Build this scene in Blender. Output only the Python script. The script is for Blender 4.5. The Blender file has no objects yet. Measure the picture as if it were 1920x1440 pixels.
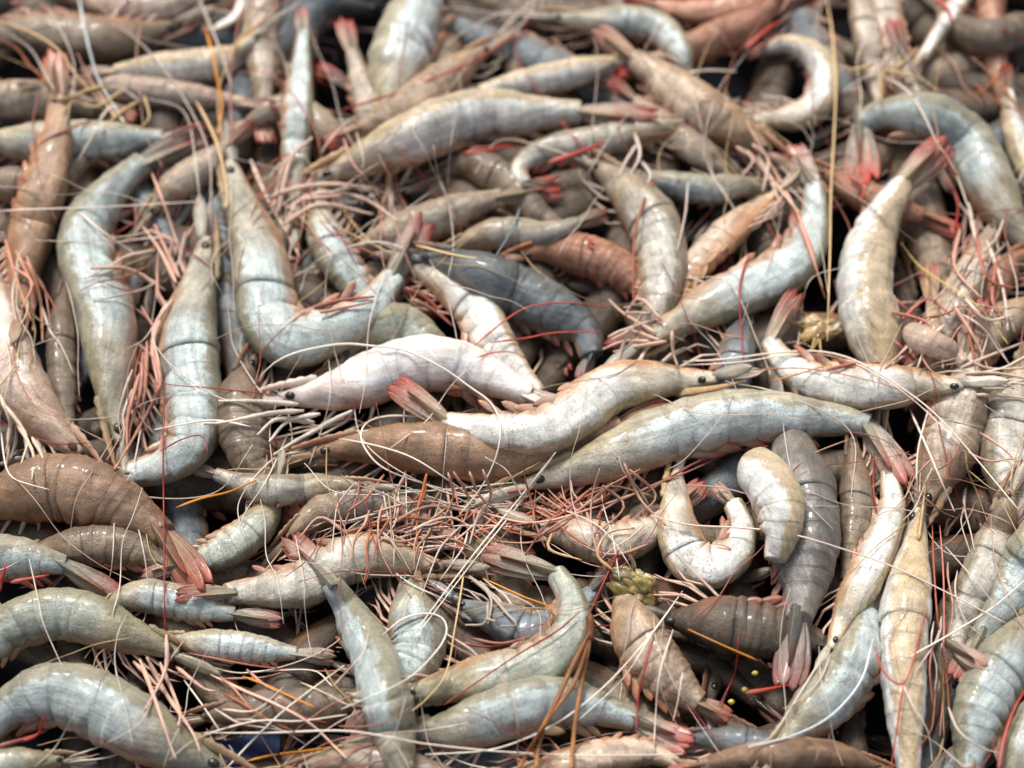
import bpy, math, random
import numpy as np
from mathutils import Vector
R_ = math.radians
rng = random.Random(7)
sc = bpy.context.scene
# ---------------------------------------------------------------- camera
W_PX, H_PX, F_PX = 1920.0, 1440.0, 3600.0
ELEV, DIST = R_(56), 0.75
CAM = np.array([0.0, -DIST*math.cos(ELEV), DIST*math.sin(ELEV)])
cd = bpy.data.cameras.new('camera'); cam = bpy.data.objects.new('camera', cd)
sc.collection.objects.link(cam); sc.camera = cam
cam.location = CAM; cam.rotation_euler = (math.pi/2-ELEV, 0, 0)
cd.sensor_width = 36; cd.lens = 67.5; cd.clip_start = 0.01; cd.clip_end = 50
cd.dof.use_dof = True; cd.dof.focus_distance = 0.70; cd.dof.aperture_fstop = 5.2
# ---------------------------------------------------------------- daylight: bright overcast, soft sun from up-left
SUN_EL, SUN_AZ = R_(58), R_(-25)
w = bpy.data.worlds.new('World'); sc.world = w; w.use_nodes = True
nt = w.node_tree; bg = nt.nodes['Background']; bg.inputs[1].default_value = 0.066
sky = nt.nodes.new('ShaderNodeTexSky'); sky.sky_type = 'NISHITA'; sky.sun_disc = False
sky.sun_elevation = SUN_EL; sky.sun_rotation = SUN_AZ; sky.air_density = 1.0; sky.dust_density = 6.0
hs = nt.nodes.new('ShaderNodeHueSaturation'); hs.inputs['Saturation'].default_value = .5      # overcast: the blue is veiled
nt.links.new(sky.outputs[0], hs.inputs['Color']); nt.links.new(hs.outputs[0], bg.inputs[0])
sd = bpy.data.lights.new('sun', 'SUN'); sun = bpy.data.objects.new('sun', sd); sc.collection.objects.link(sun)
sd.energy = 1.5; sd.angle = R_(12); sd.color = (1.0, 0.95, 0.88)
sv = Vector((math.sin(SUN_AZ)*math.cos(SUN_EL), math.cos(SUN_AZ)*math.cos(SUN_EL), math.sin(SUN_EL)))
sun.rotation_euler = sv.to_track_quat('Z', 'Y').to_euler()
sc.view_settings.view_transform = 'Standard'; sc.view_settings.look = 'None'
sc.view_settings.exposure = 1.22; sc.view_settings.gamma = 1
# ---------------------------------------------------------------- from photo points to places in the heap
RT = np.array([1.0, 0, 0]); FW = np.array([0, math.cos(ELEV), -math.sin(ELEV)]); UP = np.array([0, math.sin(ELEV), math.cos(ELEV)])
def place(px, py, d):
    """points on the heap: where the sight line meets the crate floor, raised by d (in the same unit as px)"""
    px, py, d = np.asarray(px, float), np.asarray(py, float), np.asarray(d, float)
    v = FW[None] + ((px-W_PX/2)/F_PX)[:, None]*RT + ((H_PX/2-py)/F_PX)[:, None]*UP
    t0 = -CAM[2]/v[:, 2]
    s = t0/F_PX
    t = t0 - d*s
    return CAM + v*t[:, None], t/F_PX, -v/np.linalg.norm(v, axis=1)[:, None]
def lin(c):
    c = np.asarray(c, float)/255.0
    return np.where(c <= .04045, c/12.92, ((c+.055)/1.055)**2.4)
def sm(a, b, x):
    t = np.clip((np.asarray(x, float)-a)/(b-a), 0, 1); return t*t*(3-2*t)
def spline(P, n):
    """Catmull-Rom through P, resampled to n points of even spacing"""
    P = np.asarray(P, float)
    if len(P) == 2: P = np.vstack([P[0], P.mean(0), P[1]])
    Q = np.vstack([2*P[0]-P[1], P, 2*P[-1]-P[-2]])
    out = []
    for i in range(1, len(Q)-2):
        t = np.linspace(0, 1, 16, endpoint=False)[:, None]
        a, b, c, e = Q[i-1], Q[i], Q[i+1], Q[i+2]
        out.append(.5*((2*b)+(c-a)*t+(2*a-5*b+4*c-e)*t*t+(3*b-a-3*c+e)*t**3))
    out = np.vstack(out+[P[-1:]])
    L = np.r_[0, np.cumsum(np.linalg.norm(np.diff(out[:, :2], axis=0), axis=1))]
    s = np.linspace(0, L[-1], n)
    return np.stack([np.interp(s, L, out[:, k]) for k in range(out.shape[1])], 1), L[-1]
def unit(v): return v/np.maximum(np.linalg.norm(v, axis=-1, keepdims=True), 1e-12)
# ---------------------------------------------------------------- materials
def mat(name, rough=.4, clear=0., sss=.0, coat=.0, speck=0., cloud=0., bump=.0, trans=0., bscale=900., streak=0.):
    m = bpy.data.materials.new(name); m.use_nodes = True; t = m.node_tree; N = t.nodes; K = t.links.new
    p = N['Principled BSDF']; out = N['Material Output']
    at = N.new('ShaderNodeAttribute'); at.attribute_name = 'pigment'
    tc = N.new('ShaderNodeTexCoord'); oi = N.new('ShaderNodeObjectInfo')
    off = N.new('ShaderNodeVectorMath'); off.operation = 'ADD'
    sca = N.new('ShaderNodeMath'); sca.operation = 'MULTIPLY'; sca.inputs[1].default_value = 0.7
    K(oi.outputs['Random'], sca.inputs[0]); K(tc.outputs['Object'], off.inputs[0]); K(sca.outputs[0], off.inputs[1])
    col = at.outputs['Color']
    fa = N.new('ShaderNodeAttribute'); fa.attribute_name = 'flow'
    def noise(scale, det, rgh=.55, src=None):
        n = N.new('ShaderNodeTexNoise'); n.inputs['Scale'].default_value = scale; n.inputs['Detail'].default_value = det
        n.inputs['Roughness'].default_value = rgh; K(src or off.outputs[0], n.inputs['Vector']); return n.outputs['Fac']
    def ramp(src, a, b, lo, hi):
        r = N.new('ShaderNodeMapRange'); r.inputs[1].default_value = a; r.inputs[2].default_value = b
        r.inputs[3].default_value = lo; r.inputs[4].default_value = hi; K(src, r.inputs[0]); return r.outputs[0]
    def mul(c, f):
        x = N.new('ShaderNodeMix'); x.data_type = 'RGBA'; x.blend_type = 'MULTIPLY'; x.inputs[0].default_value = 1
        K(c, x.inputs[6]); K(f, x.inputs[7]); return x.outputs[2]
    def mixc(c, rgb, f):
        x = N.new('ShaderNodeMix'); x.data_type = 'RGBA'; K(f, x.inputs[0]); K(c, x.inputs[6])
        x.inputs[7].default_value = (*rgb, 1); return x.outputs[2]
    if streak:      # the thicker olive shell of the back, with an uneven border
        ra = N.new('ShaderNodeAttribute'); ra.attribute_name = 'rim'; rc = N.new('ShaderNodeAttribute'); rc.attribute_name = 'rim_pigment'
        ad = N.new('ShaderNodeMath'); ad.operation = 'ADD'; K(ra.outputs['Fac'], ad.inputs[0]); K(ramp(noise(190, 4, .6), .25, .75, -.36, .36), ad.inputs[1])
        x = N.new('ShaderNodeMix'); x.data_type = 'RGBA'; K(ramp(ad.outputs[0], .40, .66, 0, .78), x.inputs[0]); K(col, x.inputs[6]); K(rc.outputs['Color'], x.inputs[7]); col = x.outputs[2]
    if cloud:
        col = mul(col, ramp(noise(130, 5, .65), .32, .68, 1-cloud*1.2, 1+cloud*.6))
        col = mixc(col, (.36, .24, .14), ramp(noise(70, 4, .6), .54, .76, 0, cloud*1.0))     # tan stains in the shell
        col = mixc(col, (.12, .12, .11), ramp(noise(210, 5, .7), .60, .76, 0, cloud*1.3))   # greyish smears
        col = mul(col, ramp(noise(1300, 4, .8), .3, .72, 1-cloud*1.1, 1+cloud*.6))
    if streak:
        fl = fa.outputs['Vector']
        col = mul(col, ramp(noise(520, 4, .65, fl), .32, .70, 1-streak, 1+streak*.5))
        thin = N.new('ShaderNodeMath'); thin.operation = 'MULTIPLY'
        K(ramp(noise(900, 3, .6, fl), .60, .68, 0, 1), thin.inputs[0]); K(ramp(noise(120, 2), .48, .62, 0, streak*1.8), thin.inputs[1])
        col = mixc(col, (.075, .07, .055), thin.outputs[0])
    if speck:
        v = N.new('ShaderNodeTexVoronoi'); v.inputs['Scale'].default_value = 1050; K(off.outputs[0], v.inputs['Vector'])
        sz = N.new('ShaderNodeMath'); sz.operation = 'MULTIPLY'; K(v.outputs['Color'], sz.inputs[0]); sz.inputs[1].default_value = .22
        df = N.new('ShaderNodeMath'); df.operation = 'SUBTRACT'; K(v.outputs['Distance'], df.inputs[0]); K(sz.outputs[0], df.inputs[1])
        dots = ramp(df.outputs[0], .03, .20, 1, 0)
        where = ramp(noise(110, 3), .40, .62, 0, 1)
        f = N.new('ShaderNodeMath'); f.operation = 'MULTIPLY'; K(dots, f.inputs[0]); K(where, f.inputs[1])
        g = N.new('ShaderNodeMath'); g.operation = 'MULTIPLY'; K(f.outputs[0], g.inputs[0]); g.inputs[1].default_value = speck
        col = mixc(col, (.075, .08, .08), g.outputs[0])
    K(col, p.inputs['Base Color'])
    if cloud:
        K(ramp(noise(240, 3), .35, .7, rough*.75, rough*1.35), p.inputs['Roughness'])
    else:
        p.inputs['Roughness'].default_value = rough
    p.inputs['Specular IOR Level'].default_value = .42
    if sss:
        p.inputs['Subsurface Weight'].default_value = sss; p.inputs['Subsurface Radius'].default_value = (1, .62, .45)
        p.inputs['Subsurface Scale'].default_value = .0035
    if coat:
        p.inputs['Coat Weight'].default_value = coat; p.inputs['Coat Roughness'].default_value = .09
    if bump:
        b = N.new('ShaderNodeBump'); b.inputs['Strength'].default_value = bump; b.inputs['Distance'].default_value = .0006
        a = N.new('ShaderNodeMath'); a.operation = 'ADD'; K(noise(bscale, 4, .6), a.inputs[0]); K(noise(bscale*.28, 3, .6), a.inputs[1])
        K(a.outputs[0], b.inputs['Height']); K(b.outputs[0], p.inputs['Normal'])
    if trans:
        tr = N.new('ShaderNodeBsdfTranslucent'); K(col, tr.inputs[0]); x = N.new('ShaderNodeMixShader'); x.inputs[0].default_value = trans
        K(p.outputs[0], x.inputs[1]); K(tr.outputs[0], x.inputs[2]); K(x.outputs[0], out.inputs[0])
    if clear:
        tp = N.new('ShaderNodeBsdfTransparent'); x = N.new('ShaderNodeMixShader'); x.inputs[0].default_value = clear
        K(out.inputs[0].links[0].from_socket, x.inputs[1]); K(tp.outputs[0], x.inputs[2]); K(x.outputs[0], out.inputs[0])
    return m
M_SHELL = mat('shrimp_shell', .50, streak=.30, sss=.55, coat=.22, speck=.8, cloud=.30, bump=.6, bscale=1500)
M_PLAIN = mat('shrimp_shell_plain', .50, streak=.26, sss=.55, coat=.22, speck=.5, cloud=.2, bump=.5, bscale=1500)
M_DULL = mat('shrimp_shell_dull', .55, streak=.3, speck=.4, cloud=.36, bump=.8, bscale=1100)
M_BLADE = mat('shrimp_fin', .40, streak=.3, coat=.25, speck=.3, cloud=.2, bump=.6, trans=.22)
M_CAST = mat('cast_shell', .25, clear=.38, streak=.16, coat=.5, cloud=.10, bump=.2, trans=.2)
M_LIMB = mat('shrimp_limb', .42, cloud=.18, bump=.25, trans=.2)
M_HAIR = mat('shrimp_feeler', .45)
M_EYE = mat('shrimp_eye', .22, coat=.3, cloud=.3)
M_FLESH = mat('soft_innards', .3, sss=.3, coat=.4, speck=.5, cloud=.35, bump=.9, bscale=600)
M_STRAW = mat('dry_needle', .7, cloud=.3, bump=.5)
M_FLOOR = mat('blue_plastic_shaded', .85, bump=.15); M_FLOOR.node_tree.nodes['Principled BSDF'].inputs['Specular IOR Level'].default_value = .08
# ---------------------------------------------------------------- mesh helpers
def build(name, verts, faces, cols, m, parent=None, smooth=True, flow=None, rim=None):
    me = bpy.data.meshes.new(name); me.from_pydata(np.asarray(verts).tolist(), [], faces); me.update()
    if smooth: me.polygons.foreach_set('use_smooth', np.ones(len(me.polygons), bool))
    a = me.color_attributes.new('pigment', 'FLOAT_COLOR', 'POINT')
    c = np.ones((len(verts), 4)); c[:, :3] = np.clip(cols, .003, 1); a.data.foreach_set('color', c.ravel().astype(np.float32))
    if flow is not None:
        b = me.attributes.new('flow', 'FLOAT_VECTOR', 'POINT'); b.data.foreach_set('vector', np.ascontiguousarray(flow, np.float32).ravel())
    if rim is not None:
        b = me.attributes.new('rim', 'FLOAT', 'POINT'); b.data.foreach_set('value', np.ascontiguousarray(rim[0], np.float32))
        b = me.color_attributes.new('rim_pigment', 'FLOAT_COLOR', 'POINT'); b.data.foreach_set('color', np.tile(np.r_[np.clip(rim[1], 0, 1), 1], (len(verts), 1)).ravel().astype(np.float32))
    me.materials.append(m)
    o = bpy.data.objects.new(name, me); sc.collection.objects.link(o)
    if parent is not None: o.parent = parent
    return o
_gf = {}
def grid_faces(n, k, caps=True):
    """n rings of k points, closed round; the two last points are the cap centres"""
    key = (n, k, caps)
    if key not in _gf:
        f = [(i*k+j, i*k+(j+1) % k, (i+1)*k+(j+1) % k, (i+1)*k+j) for i in range(n-1) for j in range(k)]
        if caps:
            f += [(n*k, (j+1) % k, j) for j in range(k)] + [(n*k+1, (n-1)*k+j, (n-1)*k+(j+1) % k) for j in range(k)]
        _gf[key] = f
    return _gf[key]
def tube(P, rad, k=6, flat=None, A=None):
    P = np.asarray(P); n = len(P); T = unit(np.gradient(P, axis=0))
    up = np.array([.31, .52, .79]) if A is None else A
    X = unit(np.cross(T, up)); Y = np.cross(T, X)
    th = np.arange(k)/k*2*math.pi; fl = 1 if flat is None else flat
    V = P[:, None]+rad[:, None, None]*(X[:, None]*np.cos(th)[None, :, None]+fl*Y[:, None]*np.sin(th)[None, :, None])
    return np.vstack([V.reshape(-1, 3), P[:1], P[-1:]]), grid_faces(n, k)
def tube_cols(c, n, k):
    c = np.asarray(c)
    if c.ndim == 1: return np.tile(c, (n*k+2, 1))
    return np.vstack([np.repeat(c, k, 0), c[:1], c[-1:]])
BW_T, BW_W = [0, .12, .35, .65, .86, .96, 1], [.42, .66, .94, 1, .66, .30, .04]
PT_W = [.8, .9, .8, .5, .24, .1, .03]
def blade(o, a, l, nrm, length, half, cup, c0, c1, pointed=False, ribs=3, nl=16, nw=9, bend=0., edge=None, ctip=.6, keel=0., plain=False):
    """a leaf-like plate with a raised midrib and thickness: o root, a long axis, l width axis, nrm upper side"""
    t = np.linspace(0, 1, nl); y = np.linspace(-1, 1, nw)
    hw = half*np.interp(t, BW_T, PT_W if pointed else BW_W)
    ph = rng.random()*6
    top = (o + (a*length)*t[:, None, None] + l*(hw[:, None]*y[None])[:, :, None]
           + nrm*((cup*half*(1-y[None]**2)*np.ones((nl, 1)) + half*.10*np.exp(-(y[None]*5)**2)*(1-t[:, None])
           + keel*half*(1-np.abs(y[None]))
           + half*.045*np.cos(y[None]*ribs*math.pi*2+ph)*np.ones((nl, 1)) + bend*length*t[:, None]**2
           + half*.05*np.sin(t[:, None]*9+ph)*y[None]))[:, :, None])
    if plain: top = o + (a*length)*(t[:, None]-.06*(1-t[:, None])*y[None]**2)[:, :, None] + l*(hw[:, None]*y[None]+half*.02*np.sin(t[:, None]*11+ph))[:, :, None] + nrm*(half*cup*(1-y[None]**2)*(1+.1*np.sin(y[None]*5+ph)) - length*.5*abs(bend)*(2*t[:, None]-1)**2 + half*.015*np.sin(t[:, None]*14+y[None]*5+ph))[:, :, None]
    bot = top - nrm*(half*.09)
    V = np.vstack([top.reshape(-1, 3), bot.reshape(-1, 3)]); n = nl*nw
    key = ('b', nl, nw)
    if key not in _gf:
        f = []
        for i in range(nl-1):
            for j in range(nw-1):
                q = i*nw+j; f.append((q, q+1, q+nw+1, q+nw)); f.append((n+q, n+q+nw, n+q+nw+1, n+q+1))
            f.append((i*nw, (i+1)*nw, n+(i+1)*nw, n+i*nw)); f.append((i*nw+nw-1, n+i*nw+nw-1, n+(i+1)*nw+nw-1, (i+1)*nw+nw-1))
        for j in range(nw-1):
            f.append((j, n+j, n+j+1, j+1)); q = (nl-1)*nw+j; f.append((q, q+1, n+q+1, n+q))
        _gf[key] = f
    if plain: ribs = 0; ph = 0
    f = sm(ctip-.35, ctip+.35, t[:, None] + .16*np.abs(y[None]) + .06*np.sin(y[None]*13+ph))
    if edge is not None: f = np.maximum(f, edge*sm(.72, 1, np.abs(y[None]))*sm(.1, .5, t[:, None]))
    dark = 1-.22*(np.cos(y[None]*ribs*math.pi*2+ph) < -.55)*np.ones((nl, 1)) - .12*(np.abs(y[None]) < .12)
    c = ((1-f)[:, :, None]*c0 + f[:, :, None]*c1)*dark[:, :, None]
    c = c.reshape(-1, 3)
    return V, _gf[key], np.vstack([c, c])
def bflow(length, half, nl, nw, seed):
    t, y = np.meshgrid(np.linspace(0, 1, nl), np.linspace(-1, 1, nw), indexing='ij')
    f = np.stack([t*length*.10, y*half, np.full_like(t, seed)], -1).reshape(-1, 3)
    return np.vstack([f, f])
def ball(c, r, k=10, n=8, sq=(1, 1, 1)):
    th = np.linspace(.18, math.pi-.18, n); ph = np.arange(k)/k*2*math.pi
    V = np.stack([np.sin(th)[:, None]*np.cos(ph)*sq[0], np.sin(th)[:, None]*np.sin(ph)*sq[1], np.cos(th)[:, None]*np.ones(k)*sq[2]], -1).reshape(-1, 3)
    V = np.vstack([V, [[0, 0, sq[2]], [0, 0, -sq[2]]]])*r + c
    return V, [tuple(reversed(f)) for f in grid_faces(n, k)]
# ---------------------------------------------------------------- shell pigments: (flank, back, lower edge, head)
TINT = {
 'pinkwhite': ((250,246,242), (240,226,214), (216,156,120), (240,228,220)),
 'white':     ((236,236,230), (196,170,126), (206,152,100), (220,208,186)),
 'bluewhite': ((212,222,220), (168,154,120), (200,150,106), (202,194,172)),
 'bluegrey':  ((194,206,204), (148,138,108), (194,146,104), (182,174,152)),
 'grey':      ((202,198,186), (146,130,104), (190,146,110), (180,162,134)),
 'olive':     ((186,192,180), (140,132,102), (186,148,108), (170,160,128)),
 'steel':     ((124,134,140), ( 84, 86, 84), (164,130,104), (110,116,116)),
 'tan':       ((210,188,166), (166,136,104), (208,154,110), (194,164,132)),
 'tangrey':   ((204,190,174), (150,128,102), (200,156,120), (182,162,138)),
 'brown':     ((176,146,120), (138,106, 80), (190,134, 92), (162,126, 94)),
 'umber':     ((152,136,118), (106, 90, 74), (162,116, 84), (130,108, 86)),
 'dark':      (( 96, 84, 72), ( 62, 52, 42), (112, 78, 56), ( 82, 70, 58)),  # for shrimps lying deep: shade is mixed into this shell colour
 'rust':      ((196,148,122), (160,108, 80), (208,128, 90), (178,128,100)),
 'greyish':   ((158,154,150), (112,106, 98), (172,138,114), (136,132,126)),
 'pinkgrey':  ((220,200,186), (178,152,130), (208,156,126), (198,172,150)),
}
TINT = {k: tuple(lin(c) for c in v) for k, v in TINT.items()}
RED, ORANGE, PINK, PALE = lin((212, 30, 8)), lin((206, 120, 78)), lin((220, 172, 150)), lin((232, 214, 198))
CRIMSON, MAROON, GOLD, CREAM, IVORY, ROSE = lin((178, 64, 52)), lin((128, 34, 32)), lin((206, 132, 36)), lin((206, 176, 128)), lin((226, 216, 202)), lin((196, 122, 102))
U_K = [0, .05, .12, .2, .3, .38, .42, .5, .6, .7, .78, .86, .93, 1]
R_K = [.21, .34, .52, .72, .91, .99, .98, 1.0, .97, .90, .80, .66, .54, .45]
SEG = [.415, .50, .59, .68, .77, .85, 1.0]
placed = np.zeros((0, 4))           # x, y, d, r of everything already lying in the heap
SHRIMP = {}
def settle(P, r, squash=.8, tol=.25, it=14, base=0., hmax=1e9):
    """heights at which a chain of discs comes to rest on what lies below it"""
    req = r*.8 + base
    if len(placed):
        D = np.hypot(P[:, None, 0]-placed[None, :, 0], P[:, None, 1]-placed[None, :, 1])
        S = np.where(r[:, None] < 7, r[:, None]+2+1.16*placed[None, :, 3], r[:, None]*squash*.9+placed[None, :, 3]*np.where(r[:, None] < 18, 1.0, squash))
        h = placed[None, :, 2] + np.sqrt(np.maximum(S*S-D*D, 0))
        req = np.minimum(np.maximum(req, np.where(D < S*.96, h, -1e9).max(1)), hmax)
    h = req.copy(); lo = req - tol*r
    for _ in range(it):
        g = np.r_[h[:1], h, h[-1:]]; h = np.maximum(lo, .5*h+.25*(g[:-2]+g[2:]))
    return h
def pts(s): return np.array([[float(v) for v in q.split(',')] for q in s.split()])
def curve(path, d, n):
    Q, _ = spline(np.c_[path, d], n); X, s, N = place(Q[:, 0], Q[:, 1], Q[:, 2]); return X, s, N, Q
def strand(name, root, P, r0, r1, c, m=None, lift=3., n=None, joints=False, d=None, kids=None):
    """one traced leg or feeler lying over the heap; r in photo pixels"""
    P = np.asarray(P, float); L = np.hypot(*np.diff(P, axis=0).T).sum(); n = n or int(max(8, min(40, L/9)))
    Q, _ = spline(P, n); t = np.linspace(0, 1, n)
    rad = (r0+(r1-r0)*t)*(.35+.65*sm(0, .12, t))
    if joints: rad = rad*(1+.25*np.cos(t*math.pi*2*3)**8)
    h = settle(Q, rad+1, 1.08, .0, 30)+lift if d is None else np.interp(t, np.linspace(0, 1, len(d)), d)
    X, s, N = place(Q[:, 0], Q[:, 1], h)
    o3 = np.array(root.location) if root else 0
    k = 6 if r0 > 2.2 else 5
    V, F = tube(X-o3, rad*s, k)
    c = np.asarray(c)
    if c.ndim == 2: c = c[0]+(c[1]-c[0])*t[:, None]
    return build(name, V, F, tube_cols(c, n, k), m or M_LIMB, root)
def shrimp(key, path, W, dor, tint, label, tail=None, roll=None, red=.6, legs=6, legc=None, head=True, swim=5, fan=True,
           feelers=2, eye=True, spread=1., tlen=None, base=0., plain=False, group='raw shrimps heaped in the pile', squash=.8, hmax=1e9, cheap=False, swimc=None, name='shrimp', cat='shrimp'):
    global placed
    rg = random.Random(key); P = pts(path) if isinstance(path, str) else np.asarray(path, float)
    roll = R_(rg.uniform(12, 38) if roll is None else roll)
    flank, back, low, headc = TINT[tint]; jit = 1+rg.uniform(-.08, .08)
    flank, back, low, headc = flank*jit, back*jit, low*jit, headc*jit
    nb = 22 if cheap else 58
    Q, L = spline(P, nb); u = np.linspace(0, 1, nb)
    prof = np.interp(u, U_K, R_K)*W
    if tail is None:
        e = unit(Q[-1]-Q[-3]); tail = Q[-1]+e*W*2.4
    tail = np.asarray(tail, float); tl = np.linalg.norm(tail-Q[-1])
    nt_ = 10; tt = np.linspace(0, 1, nt_+1)[1:, None]
    full = np.vstack([Q, Q[-1]*(1-tt)+tail*tt]) if fan else Q
    fr = np.r_[prof, np.linspace(.42, .2, nt_)*W] if fan else prof
    h = settle(full, fr, squash, base=base, hmax=hmax)
    placed = np.vstack([placed, np.c_[full, h, fr][::2]])
    X, s, N = place(full[:, 0], full[:, 1], h)
    T = unit(np.gradient(X[:nb], axis=0)); B = unit(np.cross(N[:nb], T)); Nn = unit(np.cross(T, B))
    mid = nb//2
    # which way is the back: a hint in the photo's plane at mid-body
    hint = {'u': UP, 'd': -UP, 'l': -RT, 'r': RT}[dor]
    sg = 1 if np.dot(B[mid], hint) > 0 else -1
    D = math.cos(roll)*sg*B + math.sin(roll)*Nn; Lt = unit(np.cross(T, D))
    root = bpy.data.objects.new(name, None); sc.collection.objects.link(root)
    o3 = X[mid].copy(); root.location = o3; root.empty_display_size = .01
    root['label'] = label; root['category'] = cat
    if group: root['group'] = group
    C = X[:nb]-o3; Rw = prof*s[:nb]; sc_px = s[:nb].mean(); Ww = W*sc_px
    m_sh = M_DULL if cheap else M_PLAIN if plain else M_SHELL
    K = 14 if cheap else 26
    ph = np.arange(K)/K*2*math.pi; cph, sph = np.cos(ph), np.sin(ph)
    seed = rg.random()*50
    def skin(u0, u1, n, seg):
        uu = np.linspace(u0, u1, n); t = np.linspace(0, 1, n)
        f = lambda A: np.stack([np.interp(uu, u, A[:, k]) for k in range(3)], 1)
        c, d, l = f(C), unit(f(D)), unit(f(Lt)); r = np.interp(uu, u, Rw)
        if seg < 0:     # carapace: high and slim in front, swollen gill chambers, cervical groove
            g = 1-.03*np.exp(-((uu[:, None]-.17-.05*cph[None])/.016)**2) - .015*np.exp(-((uu[:, None]-.30-.03*cph[None])/.012)**2)*(sph[None]**2)
            wide = .80+.10*sm(.1, .3, uu)
            lowf = 1.0 + .06*sm(.15, .3, uu)
            lip = 1+.008*sm(.38, .415, uu)
        else:
            g = 1+.0*cph[None]*t[:, None]
            wide = np.full(n, .82); sca = np.sin(np.clip(t*1.06, 0, 1)*math.pi)**.6
            lowf = (.86+.27*sca) if seg < 5 else .92+.06*sca
            lip = .990+.018*t-.035*sm(.95, 1, t)
        lump = 1+.018*np.sin(uu[:, None]*47+seed+2*np.sin(ph*2)[None])+.014*np.sin(ph[None]*3+uu[:, None]*29+seed)+.012*np.sin(uu[:, None]*110+ph[None]*2+seed)
        ven = sm(-.1, .75, -cph)
        rr_ = r[:, None]*lip[:, None]*g*lump*(1+ven[None]*(lowf[:, None]-1))
        cc = np.sign(cph)*np.abs(cph)**.9; ss = np.sign(sph)*np.abs(sph)**.85
        side = wide[:, None]*(1-.25*ven[None]**2)
        V = c[:, None]+d[:, None]*(rr_*cc)[:, :, None]+l[:, None]*(rr_*ss*side)[:, :, None]
        V = np.vstack([V.reshape(-1, 3), c[:1], c[-1:]])
        # pigment
        blot = .5+.5*np.sin(uu[:, None]*23+seed+1.7*np.sin(ph*2+seed)[None])*np.cos(ph[None]*2+uu[:, None]*9+seed*2)
        rim = np.repeat((cph-.42)[None]/.62, n, 0).ravel(); rim = np.r_[rim, 0, 0]
        lo_ = sm(.30, .85, -cph[None]-.30*(blot-.5))*.8
        hd = (sm(.40, .26, uu)*.8)[:, None] if seg < 0 else 0*uu[:, None]
        base_ = flank[None, None]*(1-hd[:, :, None])+headc*hd[:, :, None]
        col = base_+0*lo_[:, :, None]
        col = col*(1-lo_[:, :, None])+low*lo_[:, :, None]
        if seg < 0:     # dark stomach and liver seen through the shell, orange stain
            k_ = np.exp(-((uu[:, None]-.15)/.05)**2)*np.exp(-((cph[None]-.25)/.5)**2)*.5
            col = col*(1-k_[:, :, None])+lin((84, 76, 60))*k_[:, :, None]
            k_ = np.exp(-((uu[:, None]-.27)/.05)**2)*np.exp(-((cph[None]+.5)/.4)**2)*.35
            col = col*(1-k_[:, :, None])+lin((184, 118, 62))*k_[:, :, None]
        else:
            k_ = (np.exp(-((t[:, None]-.93)/.05)**2)*.06)
            col = col*(1-k_[:, :, None]*.75)
            gut = np.exp(-((cph[None]-.93)/.04)**2)*.4*np.ones((n, 1))
            col = col*(1-gut[:, :, None])
        col = col*(.88+.24*blot)[:, :, None]*(1+.05*np.sin(ph*9+seed+3*np.sin(uu[:, None]*8+seed)))[:, :, None]
        col = col.reshape(-1, 3)
        fl = np.stack([np.repeat((uu*blen*.10)[:, None], K, 1), np.abs(ph-math.pi)[None]*r[:, None]*.9, np.where(ph < math.pi, 0., .7)[None]*np.ones((n, 1))+seed], -1).reshape(-1, 3)
        return V, grid_faces(n, K), np.vstack([col, col[:1], col[-1:]]), np.vstack([fl, fl[:1], fl[-1:]]), rim
    blen = L*sc_px
    def shell(name, a):
        build(name, a[0], a[1], a[2], m_sh, root, flow=a[3], rim=(a[4], back))
    if head:
        shell('carapace', skin(0.0, .43, 10 if cheap else 26, -1))
    for i in range(6):
        shell('abdomen_segment', skin(SEG[i]-.012, SEG[i+1]+.012, 6 if cheap else 14, i))
    redc = RED*(.65+.5*rg.random()); f0 = back*.35+flank*.4+low*.25
    tw_ = min(1, .25+red*.95); tipc = f0*.75*(1-tw_)+redc*tw_
    # ---- tail fan
    if fan:
        a = unit(X[-1]-X[nb-1]); o = C[-1]+0; nn = unit(N[nb-1]-a*np.dot(N[nb-1], a)); l = np.cross(nn, a)
        tw = rg.uniform(-.35, .35); l, nn = l*math.cos(tw)+nn*math.sin(tw), nn*math.cos(tw)-l*math.sin(tw)
        TL = np.linalg.norm(X[-1]-X[nb-1]); hw = min(.31*Ww, .15*TL)*rg.uniform(.95, 1.15)
        o = o - a*TL*.10
        nl_, nw_ = (7, 5) if cheap else (16, 15)
        for q, (ang, ln, wd, z) in enumerate(((.11, .95, .85, -.04), (-.11, .96, .85, -.06), (.04, 1.0, .9, .08), (-.05, .97, .9, .04))):
            an = ang*spread*rg.uniform(.8, 1.2); aa = unit(a*math.cos(an)+l*math.sin(an)); ll = np.cross(nn, aa)
            V, F, c = blade(o+l*math.sin(an)*Ww*.7+nn*z*Ww, aa, ll, unit(nn+ll*ang*.9), TL*ln, hw*wd, .16, f0*(.9+.25*(q > 1)), tipc, nl=nl_, nw=nw_, ribs=2 if cheap else 4, edge=min(1, red*.6), ctip=rg.uniform(.74, .90), bend=rg.uniform(-.04, .06))
            build('uropod', V, F, c, M_BLADE, root, flow=bflow(TL, hw, nl_, nw_, seed+q))
        V, F, c = blade(o+nn*Ww*.22-a*TL*.05, a, l, nn, TL*.78, hw*.72, .55, back*.8+flank*.2, tipc, pointed=True, nl=nl_, nw=nw_, keel=.5, ctip=.85)
        build('telson', V, F, c, M_BLADE, root, flow=bflow(TL, hw, nl_, nw_, seed+9))
    at = lambda uq, A: np.array([np.interp(uq, u, A[:, k]) for k in range(3)])
    legc = PINK if legc is None else legc; legs = legs if cheap else int(legs*1.35)
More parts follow.
